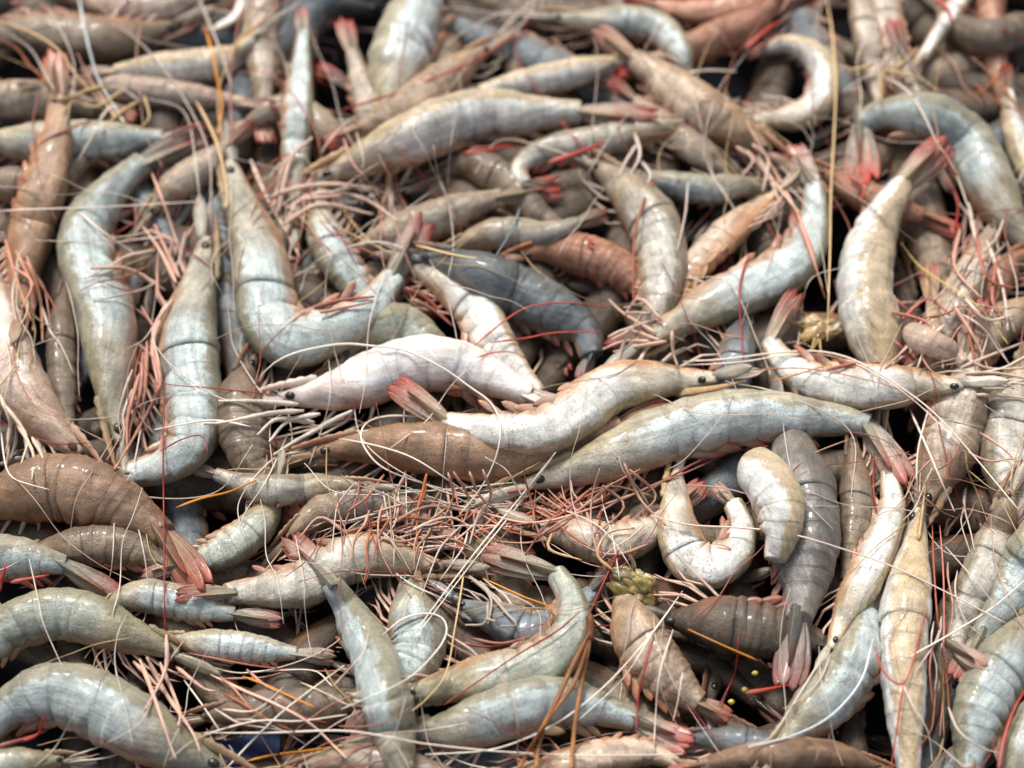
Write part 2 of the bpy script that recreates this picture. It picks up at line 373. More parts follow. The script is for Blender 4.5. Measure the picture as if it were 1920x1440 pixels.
    # ---- swimming legs under the abdomen
    sw = low*.4+(swimc if swimc is not None else ROSE)*.6
    for i in range(swim):
        uq = (SEG[i]+SEG[i+1])/2 - .01; c, d, l, t_, r = at(uq, C), unit(at(uq, D)), unit(at(uq, Lt)), unit(at(uq, T)), np.interp(uq, u, Rw)
        nside = l if np.dot(l, N[mid]) > 0 else -l
        o = c - d*r*.80 + nside*r*.30
        aa = unit(-d*rg.uniform(.2, .5)+t_*rg.uniform(.8, 1.2)+nside*rg.uniform(-.1, .2)); ll = unit(np.cross(nside, aa))
        V, F, cc = blade(o, aa, ll, nside, r*rg.uniform(.8, 1.2)*(1.35 if swimc is not None else 1), r*(.20 if swimc is not None else .17), .2, low*.5+flank*.5, sw, nl=8, nw=5, ribs=2, ctip=.55, edge=.4)
        build('swimmeret', V, F, cc, M_BLADE, root)
    if head:
        c0, d0, l0, t0, r0 = C[0], D[0], Lt[0], T[0], Rw[0]
        fwd = unit(C[0]-C[4 if not cheap else 2])
        vs = l0 if np.dot(l0, N[0]) > 0 else -l0
        # rostrum: a saw-toothed spike
        n = 15; t = np.linspace(0, 1, n); rl = Ww*2
        s0 = at(.15, C)+unit(at(.15, D))*np.interp(.15, u, Rw)*.88; s1 = c0+d0*r0*.75+fwd*Ww*1.4
        pr = s0+(s1-s0)*t[:, None]+d0*(Ww*.10*np.sin(t*3.0))[:, None]
        rad = Ww*.19*(1-t)**.7+Ww*.012; th = np.arange(6)/6*2*math.pi
        saw = np.where(np.arange(n) % 2 == 1, 1.22, .9)
        cosr = np.where(np.cos(th)[None] > .9, np.cos(th)[None]*saw[:, None], np.cos(th)[None])
        V = pr[:, None]+rad[:, None, None]*(d0*cosr[:, :, None]+l0*(.42*np.sin(th))[None, :, None])
        V = np.vstack([V.reshape(-1, 3), pr[:1], pr[-1:]])
        build('rostrum', V, grid_faces(n, 6), tube_cols(np.stack([back*(1-q)+(back*.6+ORANGE*.4)*q for q in t]), n, 6), m_sh, root)
        if eye:
            for sgn in (1, -1):
                c1, r1, l1, d1 = at(.045, C), np.interp(.045, u, Rw), unit(at(.045, Lt)), unit(at(.045, D)); e = c1 + l1*sgn*r1*.66 + d1*r1*.34
                V, F = tube(np.stack([c1+l1*sgn*r1*.2-fwd*Ww*.1, e]), np.array([Ww*.10, Ww*.12]), 8)
                st = build('eye_stalk', V, F, tube_cols(headc*.6, 2, 8), m_sh, root)
                V, F = ball(np.zeros(3), Ww*.145, 14, 10); V = e+fwd*Ww*.04+V+fwd*(V@fwd)[:, None]*.45; build('eye', V, F, np.tile([.022, .021, .020], (len(V), 1)), M_EYE, st)
        # antennal scales
        for sgn in (1, -1):
            o = c0 + l0*sgn*r0*.55 - d0*r0*.45 - fwd*Ww*.15; aa = unit(fwd + vs*sgn*.02 - d0*rg.uniform(-.02, .12) + l0*sgn*.10)
            V, F, cc = blade(o, aa, d0, l0*sgn, Ww*2.1, Ww*.26, .25, headc*.75+flank*.2, headc*.5+PALE*.4, nl=10 if not cheap else 6, nw=7 if not cheap else 4, ribs=3)
            build('antennal_scale', V, F, cc, M_BLADE, root, flow=bflow(Ww*1.8, Ww*.25, 10 if not cheap else 6, 7 if not cheap else 4, seed+sgn))
            if not cheap:
                a2 = c0 + l0*sgn*r0*.35 + d0*r0*.0 + fwd*Ww*.1; t = np.linspace(0, 1, 8)
                wv = rg.uniform(-.25, .25)
                Pq = a2 + fwd*(Ww*2.0*t)[:, None] + d0*(Ww*wv*t*t)[:, None] + l0*(sgn*Ww*.15*t)[:, None]
                V, F = tube(Pq, Ww*.07*(1-.75*t), 5); build('antennule', V, F, tube_cols(headc*.5+PALE*.5, 8, 5), M_LIMB, root)
        # walking legs: three jointed pieces, folded forwards under the chest
        LA = (rg.uniform(.6, 1.2), rg.uniform(.35, .7), rg.uniform(.9, 1.3), rg.uniform(-.1, .4), rg.uniform(.5, 1.1), rg.uniform(-.4, .6))
        for i in range(legs):
            uq = .10+.27*((i//2)+.5)/max(1, (legs+1)//2); sgn = 1 if i % 2 else -1
            c, d, t_, r = at(uq, C), unit(at(uq, D)), unit(at(uq, T)), np.interp(uq, u, Rw)
            l = unit(at(uq, Lt)); l = l if np.dot(l, N[0]) > 0 else -l
            p0 = c - d*r*.85 + l*r*.15*sgn
            k_ = (i//2)/max(1, (legs+1)//2-1)-.5; j_ = lambda v: rg.uniform(-v, v)
            f1 = unit(-t_*(LA[0]-.5*k_+j_(.15)) - d*(LA[1]+.3*k_+j_(.1)) + l*(.05+j_(.15)))
            f2 = unit(-t_*(LA[2]-.9*k_+j_(.25)) - d*(LA[3]+.4*k_+j_(.2)) + l*(.05+j_(.15)))
            f3 = unit(-t_*(LA[4]-.9*k_+j_(.3)) - d*(LA[5]+.5*k_+j_(.3)) + l*j_(.25))
            q1 = p0 + f1*Ww*rg.uniform(.6, 1.1); q2 = q1 + f2*Ww*rg.uniform(.6, 1.1); q3 = q2 + f3*Ww*rg.uniform(.4, .8)
            Pq = np.vstack([p0+(q1-p0)*v for v in (0, .35, .7, .94)]+[q1+(q2-q1)*v for v in (.06, .35, .7, .94)]+[q2+(q3-q2)*v for v in (.08, .4, .75, 1)])
            rad = .82*Ww*np.array([.10, .095, .085, .085, .085, .075, .065, .068, .066, .055, .04, .012])
            V, F = tube(Pq, rad, 6, .6)
            cc = (legc*.65+PALE*.35 if rg.random() < .6 else PALE*.8+legc*.2)*rg.uniform(.75, 1.05); c2 = cc*.8+ROSE*.2
            tq = np.linspace(0, 1, 12)[:, None]
            build('walking_leg', V, F, tube_cols(cc*(1-tq)+c2*tq, 12, 6), M_LIMB, root)
        # long feelers
        for i in range(feelers):
            sgn = 1 if i % 2 else -1
            e = P[0]; f2d = unit(Q[0]-Q[5]); n2 = np.array([-f2d[1], f2d[0]]); ln = W*rg.uniform(4, 9); cv = rg.uniform(-.9, .9)*ln
            PP = np.array([e+f2d*W*.3+n2*sgn*W*.15, e+f2d*ln*.4+n2*(sgn*W*.3+cv*.12), e+f2d*ln*.75+n2*(cv*.5), e+f2d*ln*(.95-abs(cv/ln)*.3)+n2*cv])
            cl = rg.choice([CRIMSON*.7, ROSE*.8, IVORY*.9, PALE*.8, PALE*.7, CREAM*.8])
            strand('antenna', root, PP, 1.8, .7, cl, M_HAIR, lift=1.5)
    SHRIMP[key] = dict(root=root, h=h, Q=Q, W=W)
    return root
def leg(key, s, c=None, r=4.2, lift=2.):
    r *= 1.0; strand('walking_leg', SHRIMP[key]['root'], pts(s), r, r*.4, PALE*.5+PINK*.5 if c is None else c, M_LIMB, lift=lift, joints=True)
def whisker(key, s, c, r=1.7, lift=3., r1=None):
    strand('antenna', SHRIMP[key]['root'], pts(s), r, r1 or r*.6, c, M_HAIR, lift=lift)
# ---------------------------------------------------------------- the crate floor under the heap
build('crate_floor', [[-1.2, -1.2, -.045], [1.2, -1.2, -.045], [1.2, 1.4, -.045], [-1.2, 1.4, -.045]], [(0, 1, 2, 3)],
      np.tile(lin((7, 10, 15)), (4, 1)), M_FLOOR, None, False)['kind'] = 'structure'  # blue floor coloured near-black: the shade of the gaps is in its colour
# ---------------------------------------------------------------- every shrimp one can tell apart, from the lowest up
# key, path from eye to tail joint, half width, back towards, tint, label, options
TABLE = [
# ---- upper band
(101, '330,46 240,70 150,72 60,62 -40,72', 44, 'd', 'umber', 'dark brownish shrimp across the top left corner, above the pale curled one', dict(red=.3)),
(102, '120,-10 200,12 270,18 330,8 400,-30', 32, 'u', 'pinkgrey', 'pinkish grey shrimp cut by the top edge, left of the white crescent tail', dict(red=.6, legc=ROSE)),
(103, '600,-260 540,-150 490,-45 462,0 440,34 408,52', 21, 'd', 'white', 'white crescent shaped shrimp tail at the top edge, over dark brown shrimps', dict(tail=(372, 58), swim=0, red=.2)),
(104, '540,-70 500,-10 487,60 492,130 496,200', 34, 'l', 'tangrey', 'grey brown shrimp standing head up at the top, right of the white crescent tail', dict(red=.5)),
(105, '-90,190 -20,190 50,186 110,190 180,205', 38, 'u', 'tangrey', 'murky grey shrimp at the left edge below the top left corner', dict(red=.3)),
(106, '660,300 620,255 570,215 520,205 470,230', 32, 'u', 'tangrey', 'dull shrimp half hidden between the tails left of the big upper white shrimp', dict(red=.4)),
(107, '1560,-40 1470,-4 1390,14 1310,24 1230,10', 30, 'd', 'rust', 'reddish brown shrimp along the top edge, above the orange tinted one', dict(red=.9, legc=ROSE)),
(108, '1640,-90 1652,-20 1664,60 1682,130 1700,200', 32, 'l', 'tangrey', 'grey brown shrimp hanging down from the top edge, right of the tall tan feeler', dict(red=.5)),
(109, '1590,-60 1612,0 1626,70 1640,140 1650,200', 27, 'l', 'tangrey', 'slender grey brown shrimp at the top edge, right beside the tall tan feeler', dict(red=.6)),
(110, '1880,-120 1862,-40 1858,40 1868,120 1884,200', 27, 'r', 'rust', 'rusty brown shrimp hanging down from the top edge near the top right corner', dict(red=.8)),
(111, '1990,60 1930,52 1870,70 1810,60 1760,20', 36, 'u', 'umber', 'dark grey shrimp in the top right corner, behind the rusty one', dict(red=.3)),
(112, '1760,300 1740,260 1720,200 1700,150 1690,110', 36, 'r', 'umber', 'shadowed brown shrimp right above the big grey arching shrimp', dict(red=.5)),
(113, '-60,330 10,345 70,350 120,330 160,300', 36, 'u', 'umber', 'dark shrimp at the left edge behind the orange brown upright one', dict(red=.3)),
(114, '-60,268 60,268 150,264 230,262 305,262', 40, 'u', 'bluewhite', 'pale bluish shrimp lying level at upper left, behind the orange brown upright one', dict(red=.2, roll=15)),
(115, '90,160 190,164 280,172 370,182 462,196', 29, 'u', 'pinkgrey', 'pinkish pale shrimp lying level below the curled one at upper left', dict(legc=PALE, red=.25, legs=8)),
(116, '486,60 440,108 370,124 290,128 215,136', 33, 'u', 'white', 'pale shrimp with brown back curving along the top left, under a dark gap', dict(red=.3)),
(117, '556,420 554,330 558,230 564,130 568,62', 28, 'r', 'bluewhite', 'slim pale upright tail with orange tip at top, left of the red tipped tail', dict(red=.6, tail=(560, 8))),
(118, '730,330 712,262 694,200 674,142 660,98', 31, 'r', 'tangrey', 'upright shrimp tail with bright red tip at the top, left of the blue white hump', dict(red=1, tail=(642, 26))),
(119, '735,235 738,170 752,100 778,30 820,-50', 58, 'l', 'bluewhite', 'broad bluish white shrimp running up to the top edge, smooth rounded back', dict(roll=25, red=.3)),
(120, '1460,-10 1420,36 1350,68 1290,92 1220,118', 33, 'u', 'rust', 'orange tinted shrimp slanting at the top right of centre, red at its head', dict(red=.9, legc=CRIMSON)),
(121, '1036,30 1110,42 1180,40 1240,56 1276,104 1284,165', 31, 'u', 'bluewhite', 'pale shrimp at top centre with dark eye, bending down at its right end', dict(roll=15)),
(122, '1195,112 1110,130 1030,146 960,158 900,172', 29, 'u', 'white', 'pale straight shrimp lying just above the big upper white shrimp', dict(legs=8, legc=PALE, red=.2)),
(123, '916,90 860,130 800,174 740,214 680,240', 38, 'u', 'tan', 'tan shrimp with black eye at top centre, its head pointing to upper right', dict(red=.9, legc=PALE)),
(124, '1380,340 1330,300 1280,262 1230,222 1190,190', 30, 'u', 'tangrey', 'dull shrimp mostly hidden under the tan slanting shrimp at upper right', dict(red=.4)),
(125, '1450,352 1390,350 1330,356 1260,345 1190,330', 29, 'u', 'bluegrey', 'small bluish piece of shrimp below the tan slanting shrimp at upper right', dict(red=.2)),
(126, '2010,-330 1920,-200 1850,-90 1778,34 1726,112', 25, 'r', 'white', 'white narrow shrimp slanting down from the top edge at upper right', dict(red=.2)),
(127, '1985,440 1945,345 1912,275 1897,215 1890,172', 29, 'l', 'white', 'white shrimp at the right edge with orange tipped tail pointing up', dict(red=.8, tail=(1884, 112), roll=60)),
(128, '1395,222 1460,224 1520,206 1546,156 1528,108 1480,84 1432,92', 31, 'r', 'white', 'white shrimp curled like a hook at upper right, orange tail end', dict(red=.6, tail=(1394, 108), legs=8, legc=PALE, swim=5)),
(129, '980,480 1040,470 1110,482 1170,510 1220,560', 40, 'u', 'rust', 'red brown shadowed shrimp in the middle, behind the dark blue grey one', dict(red=.6)),
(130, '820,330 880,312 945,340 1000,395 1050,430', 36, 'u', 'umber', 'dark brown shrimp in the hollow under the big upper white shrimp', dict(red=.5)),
(131, '840,470 900,445 960,436 1020,440 1080,420', 30, 'u', 'grey', 'small grey shrimp in the hollow right of the red tipped upright tail', dict(red=.3)),
(132, '1300,228 1225,244 1140,262 1065,274 1005,290 972,318 985,345', 31, 'u', 'grey', 'grey shrimp tucked under the big upper white one, bent double with red underside', dict(tail=(1050, 362), red=.4, swimc=RED, roll=5)),
(133, '650,478 715,450 790,420 865,392 942,370', 37, 'u', 'tangrey', 'grey tan shrimp tail pointing right from behind the red tipped upright tail', dict(tail=(1070, 346), red=.6)),
# ---- right side backdrop
(140, '1540,320 1590,350 1640,376 1705,398 1730,405', 32, 'u', 'rust', 'brown shrimp with folded tail pointing right, behind the tall white right one', dict(tail=(1812, 440), red=.6)),
(141, '1930,470 1890,500 1850,545 1800,590 1750,640', 36, 'u', 'rust', 'reddish brown shrimp at right, under the pink legs of the grey arching one', dict(red=.5, legs=8)),
(142, '1862,420 1836,480 1806,546 1776,610 1755,680', 35, 'r', 'tangrey', 'grey brown shrimp slanting steeply at right, below the folded brown tail', dict(legs=8, legc=ROSE)),
(143, '1760,780 1756,710 1752,640 1748,595 1746,570', 26, 'r', 'tan', 'narrow shrimp tail standing upright right of the tall white shrimp', dict(tail=(1742, 484), red=.5, roll=70)),
(144, '1960,560 1905,590 1860,620 1820,670 1790,720', 38, 'u', 'tan', 'speckled tan shrimp at the right edge above the long pink feelers', dict(legs=8, legc=ROSE)),
(145, '1600,820 1604,890 1606,960 1600,1030 1588,1090', 32, 'l', 'umber', 'dark narrow shrimp in the gap left of the long tan shrimp at lower right', dict(red=.3)),
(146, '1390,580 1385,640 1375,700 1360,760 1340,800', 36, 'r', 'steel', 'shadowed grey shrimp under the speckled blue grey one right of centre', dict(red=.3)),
(147, '1735,948 1762,882 1790,812 1806,740 1815,670', 54, 'r', 'tangrey', 'brownish shrimp at right standing head down, dark eye beside the long tan one', dict(legs=8, legc=ROSE, roll=30)),
(148, '1960,640 1915,720 1893,790 1895,870 1925,960 1970,1040', 56, 'l', 'grey', 'pale grey shrimp at the right edge, below the long pink feelers', dict(red=.3)),
# ---- middle backdrop
(150, '600,360 604,420 630,480 664,530 700,580', 38, 'l', 'bluegrey', 'bluish grey shrimp behind the big bent one, left of the red tipped tail', dict(red=.3)),
(151, '640,670 690,625 745,606 800,640 850,690', 40, 'u', 'olive', 'olive grey shrimp behind the pinkish white one, under the bent shrimp', dict(red=.4)),
(152, '470,680 452,740 455,800 470,860 500,900', 50, 'l', 'umber', 'brown rounded shrimp behind the head of the pinkish white one', dict(red=.3)),
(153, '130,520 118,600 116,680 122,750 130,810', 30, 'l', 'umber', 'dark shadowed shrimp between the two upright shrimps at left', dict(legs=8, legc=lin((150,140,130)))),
(154, '280,400 320,355 365,322 400,296 430,270', 30, 'u', 'tangrey', 'dull grey shrimp behind the two upright shrimps at upper left', dict(red=.4)),
(155, '540,1010 600,962 670,940 740,950 800,985', 38, 'u', 'tangrey', 'brownish shrimp under the tangle of feelers at lower centre', dict(red=.5)),
(156, '1000,985 1070,1000 1140,1020 1210,1000 1260,960', 40, 'd', 'tangrey', 'dull shrimp behind the feeler tangle, left of the ring curled shrimp', dict(legs=10, legc=ORANGE)),
(157, '760,1085 770,1145 785,1200 770,1255 730,1300', 54, 'r', 'bluegrey', 'pale rounded body inside the looped white feeler at lower centre', dict(red=.3, legs=8)),
(158, '860,1130 930,1160 1000,1185 1060,1160 1110,1110', 40, 'd', 'steel', 'dark grey shrimp in the hollow inside the bend of the olive tailed one', dict(legs=6, legc=lin((150,140,130)))),
(159, '1250,1160 1320,1166 1400,1178 1470,1190 1540,1205', 54, 'd', 'dark', 'dark brownish shrimp in shade below the ring curled one', dict(red=.4, roll=10)),  # its tint is darkened to hold the shade it lies in
(160, '1160,1105 1190,1180 1232,1245 1285,1298 1310,1318', 52, 'r', 'tan', 'brown shrimp with torn yellowish head, tapering down to the lower right', dict(tail=(1380, 1352), red=.5, head=True, eye=False, roll=15)),
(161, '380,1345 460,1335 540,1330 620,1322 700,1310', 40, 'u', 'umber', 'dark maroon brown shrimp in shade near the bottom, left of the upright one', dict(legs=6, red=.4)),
(162, '40,1045 120,1030 190,1022 250,1030 310,1060', 38, 'u', 'umber', 'dull shrimp under the big brown one at lower left', dict(red=.5)),
(163, '520,905 495,970 450,1015 395,1045 340,1060', 36, 'r', 'olive', 'curved olive grey shrimp between the big brown one and the upright tail', dict(red=.4, legs=4)),
(164, '690,911 615,914 530,918 465,910 405,890', 29, 'u', 'grey', 'slim grey shrimp with head right, below the brown one under the centre', dict(red=.3)),
(165, '1290,1385 1350,1390 1410,1400 1470,1420 1530,1450', 34, 'u', 'steel', 'dark bluish shrimp at the bottom, right of the orange tail tip', dict(red=.4)),
(166, '1900,1500 1912,1440 1935,1380 1960,1320 1990,1270', 44, 'l', 'bluegrey', 'bluish shrimp cut by the bottom right corner', dict(red=.5)),
(167, '560,1440 640,1425 720,1432 800,1450 880,1470', 34, 'u', 'tangrey', 'brownish shrimp along the bottom edge below the straight white feeler', dict(red=.4, legc=ORANGE)),
(168, '950,1450 1040,1440 1130,1420 1210,1410 1270,1430', 34, 'd', 'tan', 'tan shrimp along the bottom edge under the dry needles', dict(red=.6, legc=ORANGE)),
# ---- left side, middle layer
(170, '150,852 96,800 44,732 12,650 -8,575 -30,500', 51, 'r', 'pinkgrey', 'greyish pink shrimp at the left edge with its head down to the right', dict(legc=PALE, red=.3, roll=20)),
(171, '36,600 45,510 64,420 90,330 107,250 107,185', 42, 'r', 'brown', 'orange brown shrimp standing upright at upper left, tail point up', dict(tail=(100, 84), red=.45, legc=ORANGE, legs=10, roll=18)),
(172, '226,832 216,760 208,680 198,592 166,500 160,432 208,362 268,306', 54, 'l', 'bluegrey', 'blue grey shrimp at left with brown tail bent to upper right and head down', dict(tail=(412, 238), red=.35, legc=PINK, legs=8, roll=22)),
(173, '385,448 374,520 356,600 356,690 366,768 356,830 308,872 240,890', 56, 'r', 'bluegrey', 'blue grey upright shrimp, second big one from the left, tail bent left', dict(tail=(160, 900), red=.5, legc=ROSE, roll=20)),
# ---- upper middle
(180, '1444,285 1380,246 1310,202 1250,158 1190,112', 46, 'u', 'tan', 'tan shrimp slanting at upper right of centre with long pink feelers', dict(legs=8, legc=PINK, red=.3)),
(181, '1455,360 1376,428 1315,488 1272,540 1240,590', 34, 'u', 'tan', 'tan shrimp with ridged underside between the grey and speckled shrimps', dict(legs=6, red=.4, roll=-50, swimc=CREAM)),
(182, '1112,306 1178,362 1226,422 1242,490 1236,556 1220,620', 50, 'r', 'grey', 'grey upright shrimp right of the middle hollow with brown feeler over it', dict(legs=6, legc=PALE, red=.3)),
(183, '594,336 670,304 752,268 830,232 910,213 990,214 1090,212', 50, 'u', 'white', 'big cream white shrimp arching across the upper middle, tail red at right', dict(tail=(1256, 232), red=.8, legc=PALE, swimc=ORANGE, roll=14, legs=8)),
(184, '1950,480 1896,420 1852,340 1808,262 1738,216 1660,216 1612,232', 50, 'r', 'bluegrey', 'large blue grey shrimp arching over at upper right, tail hanging down', dict(tail=(1618, 370), red=.7, legc=PINK, roll=18, swimc=PINK)),
(185, '745,486 800,508 850,536 895,580 920,630 960,690 1010,742', 42, 'r', 'white', 'white shrimp curving down behind the pinkish white one, red torn underside', dict(red=.2, legs=8, legc=ORANGE, swimc=CRIMSON, roll=5)),
(186, '790,482 876,508 960,545 1040,582 1096,622 1108,668', 52, 'u', 'steel', 'dark steel blue shrimp in the centre with a pale edged back', dict(red=.15, tail=(1085, 720), plain=False, roll=20)),
(174, '432,304 452,376 478,452 494,530 504,596 545,638 620,620 690,580 737,520', 56, 'l', 'bluegrey', 'large blue grey shrimp bent like an L, red tipped tail standing up', dict(tail=(803, 388), red=.85, legs=0, roll=15, swimc=ROSE)),
# ---- right of centre
(190, '1652,760 1650,690 1636,620 1621,550 1626,480 1650,412 1686,352', 60, 'r', 'white', 'tall white speckled shrimp at right, seen from its back, tail up right', dict(tail=(1792, 252), red=.6, roll=62, legc=ROSE, legs=6)),
(191, '1205,648 1246,618 1312,582 1390,548 1458,518 1508,470 1526,410 1526,352', 47, 'd', 'bluegrey', 'speckled blue grey shrimp right of centre, tail bent up to the top', dict(tail=(1478, 262), red=.4, legs=8, legc=PALE, roll=22, swimc=ROSE)),
# ---- lower left
(200, '120,1425 40,1432 -40,1436 -120,1440', 32, 'u', 'olive', 'olive brown shrimp in the bottom left corner with pale legs', dict(legs=10, legc=CREAM)),
(201, '420,1440 320,1400 240,1352 165,1312 95,1298 25,1325 -30,1380', 62, 'u', 'bluegrey', 'broad blue grey shrimp at bottom left, under the legs of the olive one', dict(red=.4, legs=4, legc=ORANGE, roll=20)),
(202, '-140,1040 -60,1040 10,1042 70,1050 122,1060', 42, 'u', 'bluegrey', 'blue grey shrimp at the left edge with red tail under the big brown tail', dict(tail=(242, 1134), red=1, swimc=RED)),
(203, '310,1200 378,1206 450,1212 510,1220 556,1226', 29, 'u', 'bluewhite', 'small bluish white tail pointing right, below the orange brown tail', dict(tail=(640, 1236), red=.1)),
(204, '190,1150 235,1122 282,1118 345,1130 405,1146 440,1152', 33, 'u', 'bluewhite', 'bluish white shrimp with orange brown tail pointing right at lower left', dict(tail=(542, 1168), red=.5)),
(205, '-70,1270 -30,1225 20,1175 80,1152 150,1154 240,1190 335,1226', 48, 'u', 'olive', 'REV', dict()),
(206, '-70,962 20,930 110,912 190,930 258,970 308,1006', 63, 'u', 'brown', 'big orange brown shrimp at left lying over the others, tail down right', dict(tail=(388, 1130), red=.25, roll=18)),
# ---- lower middle
(210, '832,1062 760,1052 692,1042 630,1060 570,1096 500,1106 425,1112', 46, 'd', 'grey', 'grey tan shrimp at lower middle with its head right and pink legs up', dict(legs=12, legc=PINK, red=.3, roll=18)),
(211, '750,1300 820,1290 890,1276 970,1262 1040,1230 1072,1175 1068,1120 1042,1076', 47, 'd', 'olive', 'blue olive shrimp bent round at lower centre, olive tail pointing left', dict(tail=(878, 1030), red=.5, roll=16, legc=ROSE)),
(212, '740,1378 830,1372 900,1352 970,1326 1040,1313 1110,1325 1190,1352', 50, 'u', 'bluegrey', 'pale blue shrimp along the bottom middle with its tail at right', dict(tail=(1314, 1402), red=.6, roll=16, swimc=CREAM)),
(213, '760,1500 752,1440 738,1380 722,1308 698,1232 656,1152 620,1092', 51, 'r', 'bluegrey', 'upright blue grey shrimp at bottom middle, thin tail pointing to upper left', dict(tail=(529, 996), red=.6, roll=50, legs=4)),
# ---- lower right
(220, '1455,1410 1515,1345 1575,1284 1616,1212 1630,1150', 52, 'u', 'bluegrey', 'blue grey shrimp slanting at the bottom right, under a curved pale feeler', dict(red=.5, roll=30)),
(221, '1474,770 1484,850 1504,930 1514,1010 1508,1090 1494,1165', 66, 'r', 'greyish', 'dark grey peeling shrimp standing upright, tail pointing down, below the long spotted one', dict(tail=(1476, 1312), red=.2, roll=40)),
(222, '1960,1140 1900,1220 1862,1280 1832,1350 1818,1450', 56, 'l', 'bluegrey', 'dim blue grey shrimp at the bottom right, next to the long tan one', dict(red=.6, legc=ROSE)),
(223, '1990,920 1948,1010 1906,1090 1862,1160 1834,1200', 48, 'l', 'bluegrey', 'blue grey shrimp at the right edge slanting down to the lower left', dict(red=.4, tail=(1790, 1290))),
(224, '1896,920 1868,1010 1832,1100 1802,1170 1790,1214', 40, 'l', 'grey', 'pale shrimp at lower right with a small brown tail turned to the right', dict(tail=(1856, 1258), red=.15)),
(225, '1660,1440 1560,1414 1470,1414 1390,1420 1310,1436', 29, 'u', 'brown', 'brown shrimp lying level on the bottom edge left of the long tan one', dict(red=.5)),
(226, '1270,880 1268,935 1270,990 1290,1045 1335,1064 1376,1036 1390,985 1374,945', 43, 'l', 'white', 'white shrimp curled into a ring at lower right of centre', dict(tail=(1330, 905), red=.3, roll=12, head=True, eye=False, legs=0, feelers=0, swim=5, swimc=ROSE)),
(227, '1556,1216 1585,1152 1624,1082 1654,1012 1672,950 1666,885', 35, 'r', 'white', 'small white shrimp with tan back, head down with a bright eye', dict(red=.3, roll=10, legs=4, tail=(1650, 820))),
(228, '1725,955 1712,1040 1700,1120 1694,1220 1697,1330 1704,1460', 54, 'r', 'white', 'long tan white shrimp standing straight at lower right, seen from its back', dict(roll=80, legs=0, feelers=0, tail=(1710, 1600))),
# ---- centre top layer
(230, '588,850 680,838 780,838 880,846 980,848 1080,828 1160,800', 50, 'u', 'brown', 'brown shrimp with gold rimmed eye lying under the speckled central one', dict(red=.3, legs=8, legc=ORANGE, roll=16)),
(231, '985,908 1075,884 1160,850 1240,816 1330,790 1420,778 1510,784 1590,790 1628,800', 54, 'u', 'bluewhite', 'long spotted white blue shrimp right of centre, tail folded down at right', dict(tail=(1708, 932), red=.5, legc=ORANGE, legs=10, swimc=CRIMSON, roll=16)),
(232, '1806,722 1730,722 1645,726 1565,724 1502,706 1464,672 1444,640', 43, 'd', 'white', 'white shrimp at right with black eye, orange tail bent upward', dict(tail=(1504, 532), red=.7, legc=PALE, roll=14, swimc=CRIMSON)),
(233, '528,746 592,740 662,722 732,694 800,678 870,688 932,714 992,742', 52, 'u', 'pinkwhite', 'pinkish white shrimp in the centre, brightest of the heap, head at left', dict(red=.2, legc=IVORY, legs=6, roll=14, plain=True, swimc=ORANGE)),
(234, '1345,708 1280,712 1200,716 1140,734 1080,776 1020,806 950,810 890,802 838,792', 48, 'd', 'white', 'white shrimp speckled with dark dots, wavy in the centre, orange tail left', dict(tail=(718, 708), red=.55, legc=PALE, roll=15, legs=6, swimc=PINK)),
]
for k, p, W, dor, tint, label, o in TABLE:
    if label == 'REV':      # its head points right
        p = ' '.join(reversed(p.split())); label = 'olive grey shrimp at lower left with a long sharp spike pointing right'
        o = dict(red=.3, legc=PINK, legs=8, roll=18)
    shrimp(k, p, W, dor, tint, label, **o)

